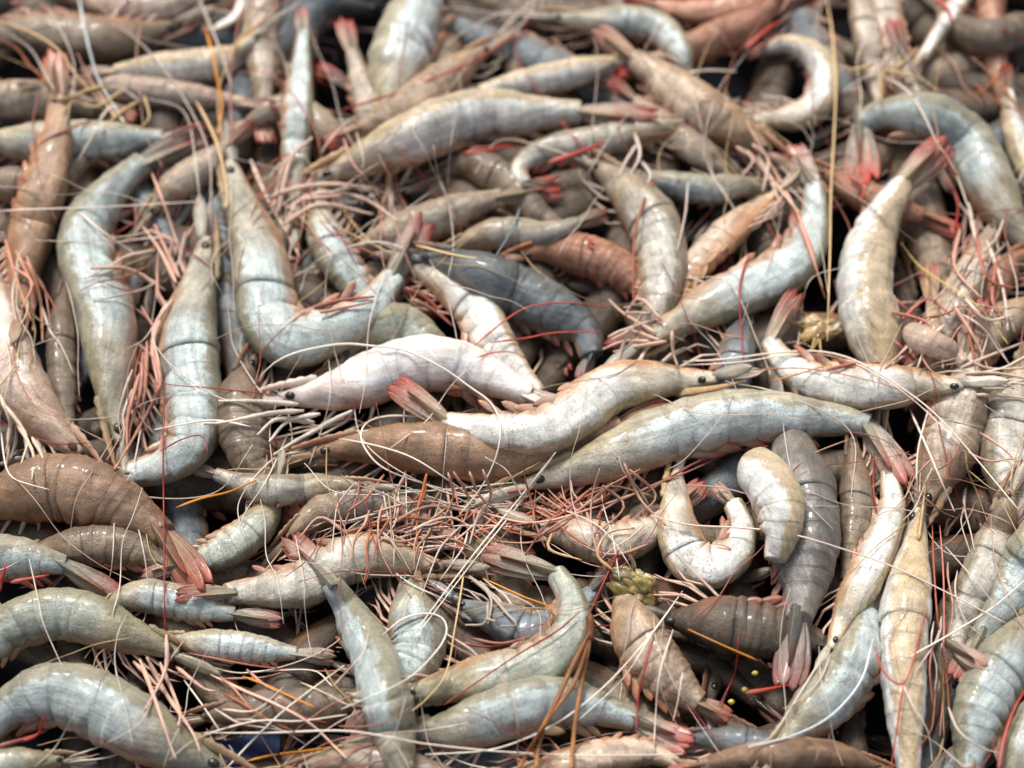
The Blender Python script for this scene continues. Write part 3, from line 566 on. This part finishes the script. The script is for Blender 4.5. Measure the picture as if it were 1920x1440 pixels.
# ---------------------------------------------------------------- the buried layer, glimpsed through the gaps
SHORT = {101: 'top left brown shrimp', 102: 'pinkish top edge shrimp', 103: 'white crescent tail', 104: 'grey brown top shrimp', 105: 'murky left edge shrimp', 106: 'dull upper left shrimp', 107: 'reddish top edge shrimp', 108: 'hanging grey brown shrimp',
 109: 'slender hanging shrimp', 110: 'rusty hanging shrimp', 111: 'top right dark shrimp', 112: 'shadowed brown shrimp', 113: 'dark left edge shrimp', 114: 'pale bluish level shrimp', 115: 'pinkish level shrimp', 116: 'curved brown backed shrimp', 117: 'slim pale upright tail',
 118: 'upright red tipped tail', 119: 'bluish white hump', 120: 'orange tinted shrimp', 121: 'bent pale top shrimp', 122: 'pale straight shrimp', 123: 'black eyed tan shrimp', 124: 'dull hidden shrimp', 125: 'small bluish shrimp', 126: 'white slanting shrimp',
 127: 'right edge white shrimp', 128: 'hook curled shrimp', 129: 'red brown shrimp', 130: 'dark hollow shrimp', 131: 'small grey shrimp', 132: 'doubled grey shrimp', 133: 'grey tan tail', 140: 'folded brown tail', 141: 'reddish right shrimp', 142: 'steep grey brown shrimp',
 143: 'narrow upright tail', 144: 'speckled tan shrimp', 145: 'dark narrow shrimp', 146: 'shadowed grey shrimp', 147: 'head down brown shrimp', 148: 'right edge grey shrimp', 150: 'bluish middle shrimp', 151: 'olive grey middle shrimp', 152: 'brown rounded shrimp',
 153: 'dark shadowed shrimp', 154: 'dull upright shrimp', 155: 'brownish tangled shrimp', 156: 'feeler covered shrimp', 157: 'looped feeler shrimp', 158: 'dark hollow bend shrimp', 159: 'dim sideways shrimp', 160: 'torn headed shrimp', 161: 'maroon brown shrimp',
 162: 'dull lower left shrimp', 163: 'curved olive shrimp', 164: 'slim grey shrimp', 165: 'dark bottom shrimp', 166: 'bottom right corner shrimp', 167: 'brownish bottom shrimp', 168: 'tan bottom shrimp', 170: 'greyish pink shrimp', 171: 'upright orange brown shrimp',
 172: 'brown tailed left shrimp', 173: 'second upright shrimp', 174: 'L bent shrimp', 180: 'slanting tan shrimp', 181: 'ridged tan shrimp', 182: 'grey upright shrimp', 183: 'big cream white shrimp', 184: 'arching blue grey shrimp', 185: 'white curving shrimp', 186: 'steel blue shrimp',
 190: 'tall white shrimp', 191: 'speckled blue grey shrimp', 200: 'olive corner shrimp', 201: 'broad bottom left shrimp', 202: 'red tailed shrimp', 203: 'small bluish tail', 204: 'orange brown tailed shrimp', 205: 'spiked olive shrimp', 206: 'big orange brown shrimp',
 210: 'pink legged shrimp', 211: 'bent olive tailed shrimp', 212: 'pale blue bottom shrimp', 213: 'upright bottom shrimp', 220: 'slanting bottom right shrimp', 221: 'dark peeling shrimp', 222: 'dim bottom right shrimp', 223: 'right edge slanting shrimp', 224: 'brown tailed pale shrimp',
 225: 'brown bottom shrimp', 226: 'ring curled shrimp', 227: 'small white shrimp', 228: 'long tan white shrimp', 230: 'gold eyed brown shrimp', 231: 'long spotted shrimp', 232: 'black eyed white shrimp', 233: 'pinkish white shrimp', 234: 'wavy speckled shrimp'}
TONE = {'umber': 'brownish', 'dark': 'dark', 'tangrey': 'greyish', 'steel': 'slate grey'}
used = {}
def gap_label(x, y, tint):
    near = sorted((np.min(np.hypot(S['Q'][:, 0]-x, S['Q'][:, 1]-y)-S['W']), k) for k, S in SHRIMP.items() if k < 5000)
    lb = '%s shrimp buried between the %s and the %s' % (TONE[tint], SHORT[near[0][1]], SHORT[near[1][1]])
    for k in range(2, 9):
        if lb not in used: break
        lb = '%s shrimp buried between the %s and the %s' % (TONE[tint], SHORT[near[0][1]], SHORT[near[k][1]])
    used[lb] = 1
    return lb
fr = random.Random(31); bare = placed.copy(); deep = np.zeros((0, 3)); nf = 0; HIDDEN = (4, 6, 37, 39, 56, 75, 80, 90, 99, 109)      # wholly covered ones are left out
for it in range(900):
    x, y = fr.uniform(-60, 1980), fr.uniform(-60, 1500)
    if (np.hypot(bare[:, 0]-x, bare[:, 1]-y) < bare[:, 3]*.98).any() or (len(deep) and (np.hypot(deep[:, 0]-x, deep[:, 1]-y) < deep[:, 2]*.9).any()): continue
    hx, hy = x, y
    a = fr.uniform(0, 6.28); L = fr.uniform(230, 280); b = fr.uniform(-90, 90); sh = fr.uniform(-.6, .6)*L
    dx, dy = math.cos(a), math.sin(a); x += dx*sh; y += dy*sh
    q = [(x-dx*L+dy*b*.2, y-dy*L-dx*b*.2), (x-dx*L*.5-dy*b*.2, y-dy*L*.5+dx*b*.2), (x, y), (x+dx*L*.55-dy*b*.2, y+dy*L*.55+dx*b*.2), (x+dx*L+dy*b*.4, y+dy*L-dx*b*.4)]
    W = fr.uniform(36, 47); nf += 1
    tone, dr = fr.choice(['umber', 'dark', 'dark', 'umber', 'dark', 'steel']), fr.choice('udlr')  # dark tints carry the shade of the gaps in the shell colour
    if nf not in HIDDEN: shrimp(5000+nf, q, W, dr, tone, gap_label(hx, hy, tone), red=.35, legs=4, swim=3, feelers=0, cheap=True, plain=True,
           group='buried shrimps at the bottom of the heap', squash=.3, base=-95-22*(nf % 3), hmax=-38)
    Qs = spline(np.array(q), 22)[0]; deep = np.vstack([deep, np.c_[Qs, np.full(len(Qs), W)]])
print('buried', nf)
# ---------------------------------------------------------------- legs one can follow, each on its own shrimp
for s in ('470,300 500,370 540,440 562,482', '500,372 560,352 630,345 712,356', '536,392 600,362 680,372 746,414', '520,402 545,300 585,258',
          '530,422 600,384 700,402', '512,392 530,316 552,284', '536,440 560,380 640,366'): leg(174, s, PALE*.55+PINK*.45, 5.5)
for s in ('330,530 300,470 264,420', '336,520 312,470 290,422', '310,545 240,505 170,503', '324,560 288,620 300,690', '330,480 320,450 280,432', '300,600 286,650 296,720'):
    leg(173, s, PALE*.4+ROSE*.6 if s[0] == '3' and s[2] == '6' else PALE*.6+ORANGE*.4, 5.5)
for s in ('268,660 262,740 244,800 240,850', '276,640 272,730 258,800', '282,650 300,720 262,800 215,880', '262,700 240,780 238,840'): leg(172, s, PINK*.7+CRIMSON*.3, 5)
for s in ('590,792 520,786 482,816', '640,780 560,824 514,852', '660,770 590,808 530,842 520,868', '570,770 500,776 420,792 382,794', '560,758 470,752 410,752', '600,776 540,790 505,828'):
    leg(233, s, IVORY, 5.5)
for s in ('262,1236 290,1310 318,1392 330,1424', '275,1232 312,1302 360,1372 376,1412', '300,1242 336,1330 334,1362', '312,1190 310,1256 272,1332', '330,1250 380,1290 404,1296', '250,1240 300,1290 340,1330'):
    leg(205, s, PINK*.7+PALE*.3, 5)
for s in ('1000,925 940,960 880,1010', '1060,930 980,970 930,1020', '1110,915 1040,970 960,985', '1150,905 1080,960 1010,1005', '1000,915 930,930 860,985', '1080,925 1020,990 985,1040',
          '1180,880 1230,930 1190,970', '1170,868 1200,935 1248,985', '1130,910 1170,950 1120,1000', '940,920 900,960 880,1020', '1020,925 990,945 900,950 850,930'):
    leg(231, s, rng.choice([ORANGE, PINK, PALE, ROSE])*rng.uniform(.6, 1), 3.6)
for s in ('720,890 690,930 650,960', '760,890 740,930 745,970', '800,888 790,930 770,990', '840,886 850,930 830,975', '880,884 900,930 940,960', '850,884 880,940 860,1000', '905,880 920,930 895,975'):
    leg(230, s, rng.choice([ORANGE, PINK, ROSE])*rng.uniform(.6, 1), 3.4)
for s in ('640,1000 720,985 800,1010', '660,990 760,970 850,985', '690,995 780,1000 855,1028', '720,990 800,950 880,960', '760,1000 840,970 900,1000', '650,1000 600,970 560,1010'):
    leg(210, s, rng.choice([ORANGE, PINK, PALE, ROSE])*rng.uniform(.7, 1), 3.8)
for s in ('1240,640 1180,620 1142,632', '1230,625 1170,588 1142,562', '1250,640 1190,650 1150,660', '1240,600 1200,560 1170,592', '1260,620 1262,660 1272,690', '1220,640 1170,640 1130,655'):
    leg(191, s, PALE*.6+ORANGE*.4, 4.5)
for s in ('1672,585 1730,600 1752,622', '1680,560 1720,610 1700,640', '1690,600 1740,560 1780,590', '1678,640 1720,680 1706,660'): leg(190, s, ROSE, 4)
for s in ('1740,622 1765,650 1768,690', '1790,575 1830,640 1856,700', '1730,600 1700,650 1660,690', '1810,560 1850,600 1900,590', '1770,610 1740,640 1720,690'): leg(142, s, rng.choice([PINK, PALE, ROSE]), 4.5)
for s in ('1800,430 1790,500 1840,560', '1830,440 1850,520 1900,540', '1850,450 1880,540 1890,620', '1815,380 1830,450 1850,500', '1870,480 1860,560 1880,600'): leg(184, s, rng.choice([PINK, PALE, ROSE]), 4.5)
for s in ('1400,282 1440,330 1462,380', '1380,275 1412,300 1392,328', '1420,290 1450,340 1500,400', '1410,270 1440,300 1430,360'): leg(180, s, PALE*.5+PINK*.5, 4.5)
for s in ('30,470 60,540 62,620', '10,450 30,520 58,600', '50,480 75,560 80,640', '20,500 60,530 40,580'): leg(171, s, PINK*.6+ORANGE*.4, 4.5)
for s in ('10,760 50,820 40,870', '30,790 62,850 60,900', '0,740 20,800 10,850', '60,820 80,860 66,880'): leg(170, s, PALE*.7+CREAM*.3, 4.5)
for s in ('880,1080 920,1120 915,1170', '900,1090 950,1150 970,1172 938,1174', '915,1130 910,1168 872,1172', '910,1160 930,1165'): leg(158, s, PALE*.6, 4)
for s in ('1150,1070 1120,1040 1140,1000 1190,990', '1035,1000 1030,1030 1090,1050'): leg(156, s, CREAM, 3.5)
for s in ('1790,660 1850,690 1920,690', '1800,690 1860,665 1925,640', '1810,700 1870,700 1930,710', '1830,740 1880,742 1935,748'): leg(232, s, PALE*.7+PINK*.3, 4)
for s in ('230,170 180,200 140,190', '260,190 220,215 190,250', '200,160 150,175 120,210', '270,180 280,220 262,240'): leg(115, s, CREAM, 4)
for s in ('1190,250 1200,290 1180,330', '1195,270 1175,300 1160,330', '1200,300 1220,330 1200,360'): leg(182, s, PALE, 4)
for s in ('1640,120 1600,130 1570,120', '1650,130 1700,140 1750,160', '1655,140 1690,120 1720,90', '1650,140 1652,190'): leg(109, s, CREAM, 4)
# reddened legs pressed along the bellies
for k, q, c, r in ((183, '868,288 910,283 962,272', RED, 8), (183, '880,280 925,274 950,270', CRIMSON, 6), (132, '1028,306 1080,288 1134,266', RED, 9), (231, '1180,930 1250,898 1320,862 1400,842', CRIMSON, 4), (231, '1160,940 1230,908 1300,880 1370,846', ROSE, 4),
        (231, '1210,925 1290,875 1350,852 1440,836', CRIMSON*.8, 4), (232, '1550,694 1600,682 1650,680', CRIMSON, 6), (174, '588,576 640,563 702,556', CRIMSON, 8), (174, '600,586 650,576 700,566', ROSE, 6), (185, '760,540 800,560 840,600', CRIMSON, 9), (185, '770,560 810,580 850,612', ROSE, 8),
        (202, '20,1092 50,1086 92,1078', RED, 7), (202, '-5,1112 4,1082 12,1056', RED, 9), (220, '1398,1300 1438,1293 1478,1284', RED, 9), (200, '-5,1400 50,1384 92,1368', CRIMSON, 7), (200, '30,1392 70,1378 82,1345', RED, 6), (222, '1872,1446 1882,1390 1902,1330 1926,1288', RED*.8, 9),
        (184, '1772,330 1796,380 1790,432', RED*.8, 7), (126, '1752,-4 1776,18 1786,42', RED, 9), (120, '1398,92 1430,62 1462,40', RED, 10), (120, '1410,100 1446,72 1470,64', CRIMSON, 7), (190, '1590,330 1620,352 1610,380', RED, 7), (173, '252,376 256,420 246,452', MAROON*1.5, 6), (211, '860,1205 920,1212 980,1200', CRIMSON, 5), (211, '880,1196 940,1206 1000,1190', ROSE, 5)):
    strand('walking_leg', SHRIMP[k]['root'], pts(q), r*.72, r*.2, np.stack([c*.5+PALE*.2, c*.85]), M_LIMB, lift=1.)
tg = random.Random(21)
for key, x0, y0, x1, y1, n, dirs in ((231, 900, 930, 1230, 960, 9, (190, 60)), (230, 650, 900, 900, 920, 8, (100, 40)), (210, 640, 985, 860, 1015, 10, (10, 50)), (156, 960, 980, 1240, 1040, 10, (200, 70)),
        (184, 1790, 380, 1900, 520, 9, (110, 40)), (142, 1700, 560, 1900, 640, 10, (70, 80)), (172, 235, 640, 280, 760, 8, (100, 25)), (173, 270, 430, 320, 600, 8, (120, 60)), (171, 10, 450, 80, 600, 10, (80, 40)),
        (148, 1700, 800, 1840, 960, 12, (80, 60)), (161, 400, 1250, 640, 1380, 12, (20, 70)), (155, 620, 900, 900, 1000, 14, (150, 60)), (115, 100, 160, 280, 230, 8, (190, 60)), (110, 1600, 60, 1900, 180, 9, (90, 60)), (106, 480, 240, 680, 330, 6, (120, 60)), (222, 1740, 1000, 1800, 1400, 10, (85, 20)), (183, 520, 330, 640, 400, 4, (20, 50))):
    for i in range(n):
        p = np.array([tg.uniform(x0, x1), tg.uniform(y0, y1)]); a = R_(dirs[0]+tg.uniform(-1, 1)*dirs[1]); P = [p]
        for j in range(3):
            P.append(P[-1]+tg.uniform(28, 58)*np.array([math.cos(a), math.sin(a)])); a += tg.uniform(-.5, .5)
        strand('walking_leg', SHRIMP[key]['root'], P, tg.uniform(1.6, 3.6), .7, tg.choice([ORANGE*.8, PINK*.9, PALE, ROSE*.7, PALE*.8, PINK*.8, PALE*.9, PALE*.6, CREAM*.6, PINK*.5]), M_LIMB, lift=0., joints=True)
# ---------------------------------------------------------------- long feelers one can follow
WH = [
 (233, '488,706 515,680 560,660 640,645 700,649 760,657 830,690 880,725 920,755 938,795 932,850 905,910 862,965', IVORY*.9, 2.4),
 (230, '800,782 733,780 692,790 677,812 684,840 714,874 773,900 873,928', PALE, 2.2),
 (230, '636,822 707,836 773,858 840,900 925,962', IVORY, 2.0),
 (231, '1042,848 990,915 953,960 880,1050 773,1192', IVORY, 2.2), (231, '1034,860 960,962 885,1056 790,1180', IVORY, 1.8),
 (210, '717,1190 757,1160 800,1150 830,1160 837,1188 813,1227 757,1277 640,1330', IVORY, 2.2),
 (210, '872,1040 867,1093 853,1177 837,1260 805,1305 773,1333', CREAM*.9, 2.2),
 (210, '905,1084 980,1118 1030,1137 1043,1155', GOLD, 2.2),
 (211, '1162,1028 1135,1085 1105,1150', CRIMSON*.6, 2.4), (211, '1088,1146 1040,1186 960,1234 832,1322', CRIMSON*.6, 2.2),
 (212, '380,1374 500,1374 640,1370 730,1382 800,1395 950,1410 1120,1416 1280,1414', IVORY, 2.2),
 (226, '1280,1108 1223,1187 1160,1260 1107,1310 1053,1350 990,1383 913,1407 797,1415', IVORY, 2.2),
 (226, '1226,1182 1170,1270 1083,1352', IVORY, 1.8),
 (234, '1280,678 1363,673 1447,662 1513,658 1563,663 1613,680 1680,720 1747,770 1813,840 1910,956', PALE, 2.2),
 (234, '1290,684 1380,680 1460,668 1530,664 1590,676 1650,706 1720,756 1800,834', PALE, 1.8),
 (109, '1548,-10 1560,60 1567,150 1564,250 1558,360 1556,480 1551,640', CREAM, 2.6),
 (184, '1690,456 1715,490 1745,515 1800,550 1840,580 1890,645', lin((196, 184, 110)), 2.2),
 (190, '1404,478 1388,530 1387,580 1393,672', MAROON*1.5, 2.4),
 (221, '1220,965 1290,984 1397,990 1487,1002 1607,1038 1680,1065 1780,1113 1885,1168', PALE*.8+ROSE*.2, 2.2),
 (223, '1705,1232 1780,1190 1863,1138 1925,1085', IVORY, 2.4),
 (228, '1640,1212 1652,1250 1672,1276 1695,1281 1712,1240 1724,1190 1735,1150', CRIMSON, 2.2), (228, '1694,1284 1684,1350 1670,1445', CRIMSON, 2.0),
 (228, '1694,1284 1712,1325 1740,1372 1748,1430', IVORY, 1.8), (228, '1748,985 1752,1080 1760,1180 1775,1270 1780,1340', lin((150, 78, 52)), 2.4),
 (228, '1762,985 1768,1060 1770,1140 1768,1300 1762,1380', ROSE, 2.2),
 (220, '1637,1198 1615,1275 1560,1340 1490,1378 1402,1401', lin((200, 212, 216)), 2.6),
 (173, '308,740 306,850 307,960 308,1060 309,1182', MAROON, 2.2), (173, '300,846 340,824 375,816 388,832 388,852', MAROON*1.4, 1.8),
 (171, '-10,396 80,392 200,388 300,382 372,378', PALE, 2.0), (104, '147,-10 158,50 172,110 190,160 235,232', lin((190, 200, 200)), 2.8),
 (174, '386,56 398,100 408,150 416,200 408,256', GOLD, 3.2), (174, '370,-10 395,50 415,100 434,162', PALE*.8, 2.2), (174, '368,190 392,235 410,280 424,345 426,390', CREAM, 3.4),
 (105, '-10,36 60,62 110,95 150,150 235,232', CREAM*.8, 3.0),
 (205, '395,1265 460,1296 520,1322 583,1358 650,1422', PINK*.8+PALE*.2, 3.2), (205, '450,1262 520,1257 590,1258 622,1286', IVORY, 2.0),
 (205, '455,1268 500,1285 540,1304 590,1326', GOLD, 2.6), (201, '345,1275 385,1330 438,1410', IVORY*.9, 2.0), (201, '425,1440 480,1382 540,1326 645,1248', IVORY, 2.0),
 (201, '460,1428 510,1416 570,1408 645,1398', GOLD, 2.6), (201, '380,1378 480,1352 560,1352 650,1340', PALE, 2.2),
 (123, '640,206 720,182 800,152 900,108 965,62', CRIMSON*.8, 2.6),
 (191, '890,648 935,610 980,580 1020,570 1070,568 1142,577', CRIMSON, 2.0), (191, '918,642 985,634 1040,624 1125,621', CRIMSON, 2.0), (191, '892,672 920,662 960,660 985,672', CRIMSON, 1.6),
 (182, '1232,332 1210,370 1192,430 1188,480 1188,565', lin((150, 82, 50)), 3.0),
 (180, '1440,300 1470,360 1500,410 1530,480', ROSE, 2.6), (180, '1400,230 1440,300 1490,390 1520,470 1542,540', PINK, 2.6),
 (108, '1655,142 1698,168 1730,212 1754,262 1790,320 1815,388', PALE*.8, 2.4), (190, '1795,330 1775,300 1755,250', MAROON, 2.2),
 (170, '2,810 10,870 24,896 55,908 92,918', IVORY, 1.8), (147, '1706,768 1735,832 1764,900 1790,960', PALE, 2.4), (147, '1740,770 1722,840 1718,900', PALE*.9, 2.2),
 (233, '470,800 400,788 330,798 290,806', PALE, 2.2), (206, '540,812 500,900 460,960 452,985', IVORY*.8, 2.0),
 (163, '330,952 380,934 430,922 480,900', GOLD, 2.8), (191, '1485,395 1520,480 1548,560', ROSE*.8, 2.0),
 (221, '1770,1022 1830,1090 1870,1140', PALE*.7, 1.6), (159, '1420,1238 1360,1212 1290,1180', GOLD*.7, 2.4), (159, '1385,1192 1378,1260 1350,1320', MAROON, 2.0),
 (212, '1225,1200 1200,1290 1192,1370', CRIMSON*.8, 2.2), (212, '1262,1180 1236,1270 1226,1395', PALE*.8, 2.2), (212, '1280,1260 1272,1310 1262,1352', PALE*.8, 2.0),
 (230, '520,868 560,842 640,812 690,808', PALE, 2.0), (234, '1445,716 1500,700 1560,682', GOLD*.9, 1.8), (232, '1830,700 1880,690 1930,664', PALE, 2.4),
 (164, '738,915 800,930 870,950 960,945 1060,960', IVORY*.8, 1.8), (155, '700,960 790,940 880,955 960,1000', PINK, 1.8),
 (156, '900,930 890,980 940,1010', ROSE, 2.0), (156, '1010,940 1120,985 1180,1060 1195,1110', IVORY*.8, 1.8),
 (156, '850,905 870,980 920,1030', ORANGE*.8, 2.0), (231, '900,960 1000,980 1120,950 1240,905', PINK, 2.4), (231, '870,1000 980,975 1100,930 1200,880', ROSE, 2.2),
 (128, '1290,136 1330,132 1380,134', PALE, 2.6), (181, '1290,340 1285,400 1270,470', PALE*.7, 2.2), (131, '975,390 960,430 930,480', lin((110, 126, 130)), 2.4),
 (133, '780,460 860,480 930,488', CREAM, 3.0), (172, '285,325 310,390 340,480', PINK, 2.6), (172, '150,400 200,440 262,482', PALE, 2.6),
]
for k, s, c, r in WH: whisker(k, s, c, r)
# fine red and pale threads that litter the heap, each belonging to the shrimp it trails from
wr = random.Random(5)
for k in list(SHRIMP):
    if k >= 5000: continue
    for q in range(2):
        Q = SHRIMP[k]['Q']; p = Q[0 if q == 0 else wr.randrange(2, 20)]+np.array([wr.uniform(-30, 30), wr.uniform(-30, 30)])
        a = wr.uniform(0, 6.28); P = [p]
        for j in range(4):
            a += wr.uniform(-.38, .38); P.append(P[-1]+wr.uniform(35, 90)*np.array([math.cos(a), math.sin(a)]))
        strand('antenna', SHRIMP[k]['root'], P, wr.uniform(1.0, 1.6), .6, wr.choice([MAROON, ROSE*.5, PINK*.7, PALE*.8, IVORY*.7, PALE*.6, CREAM*.6, PALE*.5]), M_HAIR, lift=1.)
# ---------------------------------------------------------------- loose bits lying on the heap
def top(px, py, r): return settle(np.array([[px, py]]), np.array([r]), .95, 0, 0)
def tagged(o, label, cat, group=None):
    o['label'] = label; o['category'] = cat
    if group: o['group'] = group
    return o
def thing(name, px, py, label, cat, d=None):
    X, s, N = place([px], [py], top(px, py, 4.) if d is None else [d]); o = bpy.data.objects.new(name, None); sc.collection.objects.link(o)
    o.location = X[0]; o.empty_display_size = .01; return tagged(o, label, cat), X[0], s[0], N[0]
# dry pine needles: one sheath, three needles
t, o3, s, N = thing('pine_needle_sprig', 1104, 1165, 'dry brown pine needle sprig lying across the bottom middle shrimps', 'twig')
STRAW, BARK = lin((176, 122, 74)), lin((104, 62, 36))
strand('sheath', t, [(1106, 1150), (1107, 1178), (1104, 1200)], 8, 9, BARK, M_STRAW, lift=6)
for p in ('1104,1188 1068,1260 1030,1340 972,1442', '1106,1192 1076,1280 1022,1360 1004,1442', '1108,1190 1092,1270 1078,1360 1070,1445'):
    strand('needle', t, pts(p), 5.2, 4.0, np.stack([BARK*.7+STRAW*.3, STRAW]), M_STRAW, lift=5)
# yellow crumbs
for x, y, lb in ((1416, 1262, 'tiny yellow crumb nearest the upright dark shrimp tail, topmost of three'), (1396, 1293, 'tiny yellow crumb between two others in the dark hollow, middle of three'), (1371, 1316, 'yellow crumb in the dark hollow at lower right, lowest of three')):
    d = top(x, y, 5.)
    X, s, N = place([x], [y], d+10); V, F = ball(np.zeros(3), 6*s[0], 8, 7, (1.1, .9, .8)); V = V*(1+.22*np.sin(V/s[0]*1.1+x).prod(1))[:, None]
    o = build('crumb', V, F, np.tile(lin((206, 192, 84)), (len(V), 1)), M_FLESH); o.location = X[0]
    tagged(o, lb, 'crumb', 'yellow crumbs')
# soft torn innards
def lump(px, py, r, label, cols, seed, openang, nb=30, name='torn_shrimp_head'):
    t, o3, s, N = thing(name, px, py, label, 'shrimp scrap', d=max(0, top(px, py, r*.6)[0]-r*.35))
    rg = random.Random(seed); Vs, Fs, Cs, k = [], [], [], 0
    ax = RT*math.cos(openang)+UP*math.sin(openang); sd = -RT*math.sin(openang)+UP*math.cos(openang)
    for q in range(nb):
        rr = r*rg.uniform(.16, .40)*s; a = rg.uniform(0, 6.28); d = r*rg.uniform(0, .62)*s
        c = ax*math.cos(a)*d+sd*math.sin(a)*d*.85-FW*rg.uniform(0, .28)*r*s
        V, F = ball(np.zeros(3), 1, 16, 12); nv = 1+.16*np.sin(V[:, 0]*4+q)*np.cos(V[:, 1]*5+q)+.10*np.sin(V[:, 2]*8+V[:, 0]*7+q)
        V = V*nv[:, None]; V = c+rr*(V[:, :1]*ax*rg.uniform(.9, 1.7)+V[:, 1:2]*sd*rg.uniform(.6, 1.)-V[:, 2:]*FW*.6)
        Vs.append(V); Fs += [tuple(k+v for v in f) for f in F]; k += len(V); cc = lin(rg.choice(cols))*rg.uniform(.85, 1.1)
        Cs.append(np.tile(cc, (len(V), 1)))
    build('soft_tissue', np.vstack(Vs), Fs, np.vstack(Cs), M_FLESH, t)
    for q in range(9):
        a = openang+rg.uniform(-1.1, 1.1); P = [(px+math.cos(a)*r*.4, py-math.sin(a)*r*.4)]
        for j in range(3): a += rg.uniform(-.5, .5); P.append((P[-1][0]+math.cos(a)*r*.28, P[-1][1]-math.sin(a)*r*.28))
        strand('gill_filament', t, P, rg.uniform(2, 4), .8, lin(rg.choice(cols)), M_LIMB, lift=1)
lump(1190, 1092, 56, 'torn open yellowish shrimp head left of the ring curled shrimp', ((176,150,96), (150,136,78), (196,180,140), (128,112,74), (206,196,170)), 3, R_(150))
lump(1540, 610, 54, 'wet yellow brown lump under the tall white shrimp at right', ((176,142,90), (188,158,108), (150,116,72), (204,180,138)), 8, R_(200), 12)
# empty pieces of cast shell: thin rounded flaps, one over the other
BIT = dict(head=False, fan=False, swim=0, feelers=0, legs=0, name='shell_fragment', cat='shell piece', group=None, plain=True)
shrimp(7001, '1340,800 1368,840 1400,876 1436,900 1462,944 1464,1000 1452,1050', 52, 'r', 'white', 'broken piece of pale ringed shell lying on the grey peeling shrimp', roll=40, **BIT)
shrimp(7002, '1650,604 1680,614 1706,626 1738,640 1768,654 1794,668 1808,684', 29, 'u', 'pinkgrey', 'crinkled white shell scrap between the pink legs at right', roll=55, **BIT)
# a scrap of blue plastic far down in the gap at the bottom
t, o3, s_, N_ = thing('plastic_scrap', 462, 1402, 'piece of bright blue plastic in the gap at bottom left of centre', 'plastic scrap', d=12.)
n = 9; g = np.linspace(-1, 1, n); gx, gy = np.meshgrid(g, g, indexing='ij')
P3 = (RT*(gx*62*s_)[..., None]+UP*((gy*24+gx*8+5*np.sin(gx*3))*s_)[..., None]-FW*((5*np.sin(gx*4+gy*3))*s_)[..., None]).reshape(-1, 3)
V = np.vstack([P3, P3+FW*1.5*s_]); m_ = n*n
f = [(i*n+j, (i+1)*n+j, (i+1)*n+j+1, i*n+j+1) for i in range(n-1) for j in range(n-1)]; f += [tuple(m_+v for v in reversed(q)) for q in f]
build('sheet', V, f, np.tile(lin((4, 32, 64)), (len(V), 1)), M_HAIR, t)
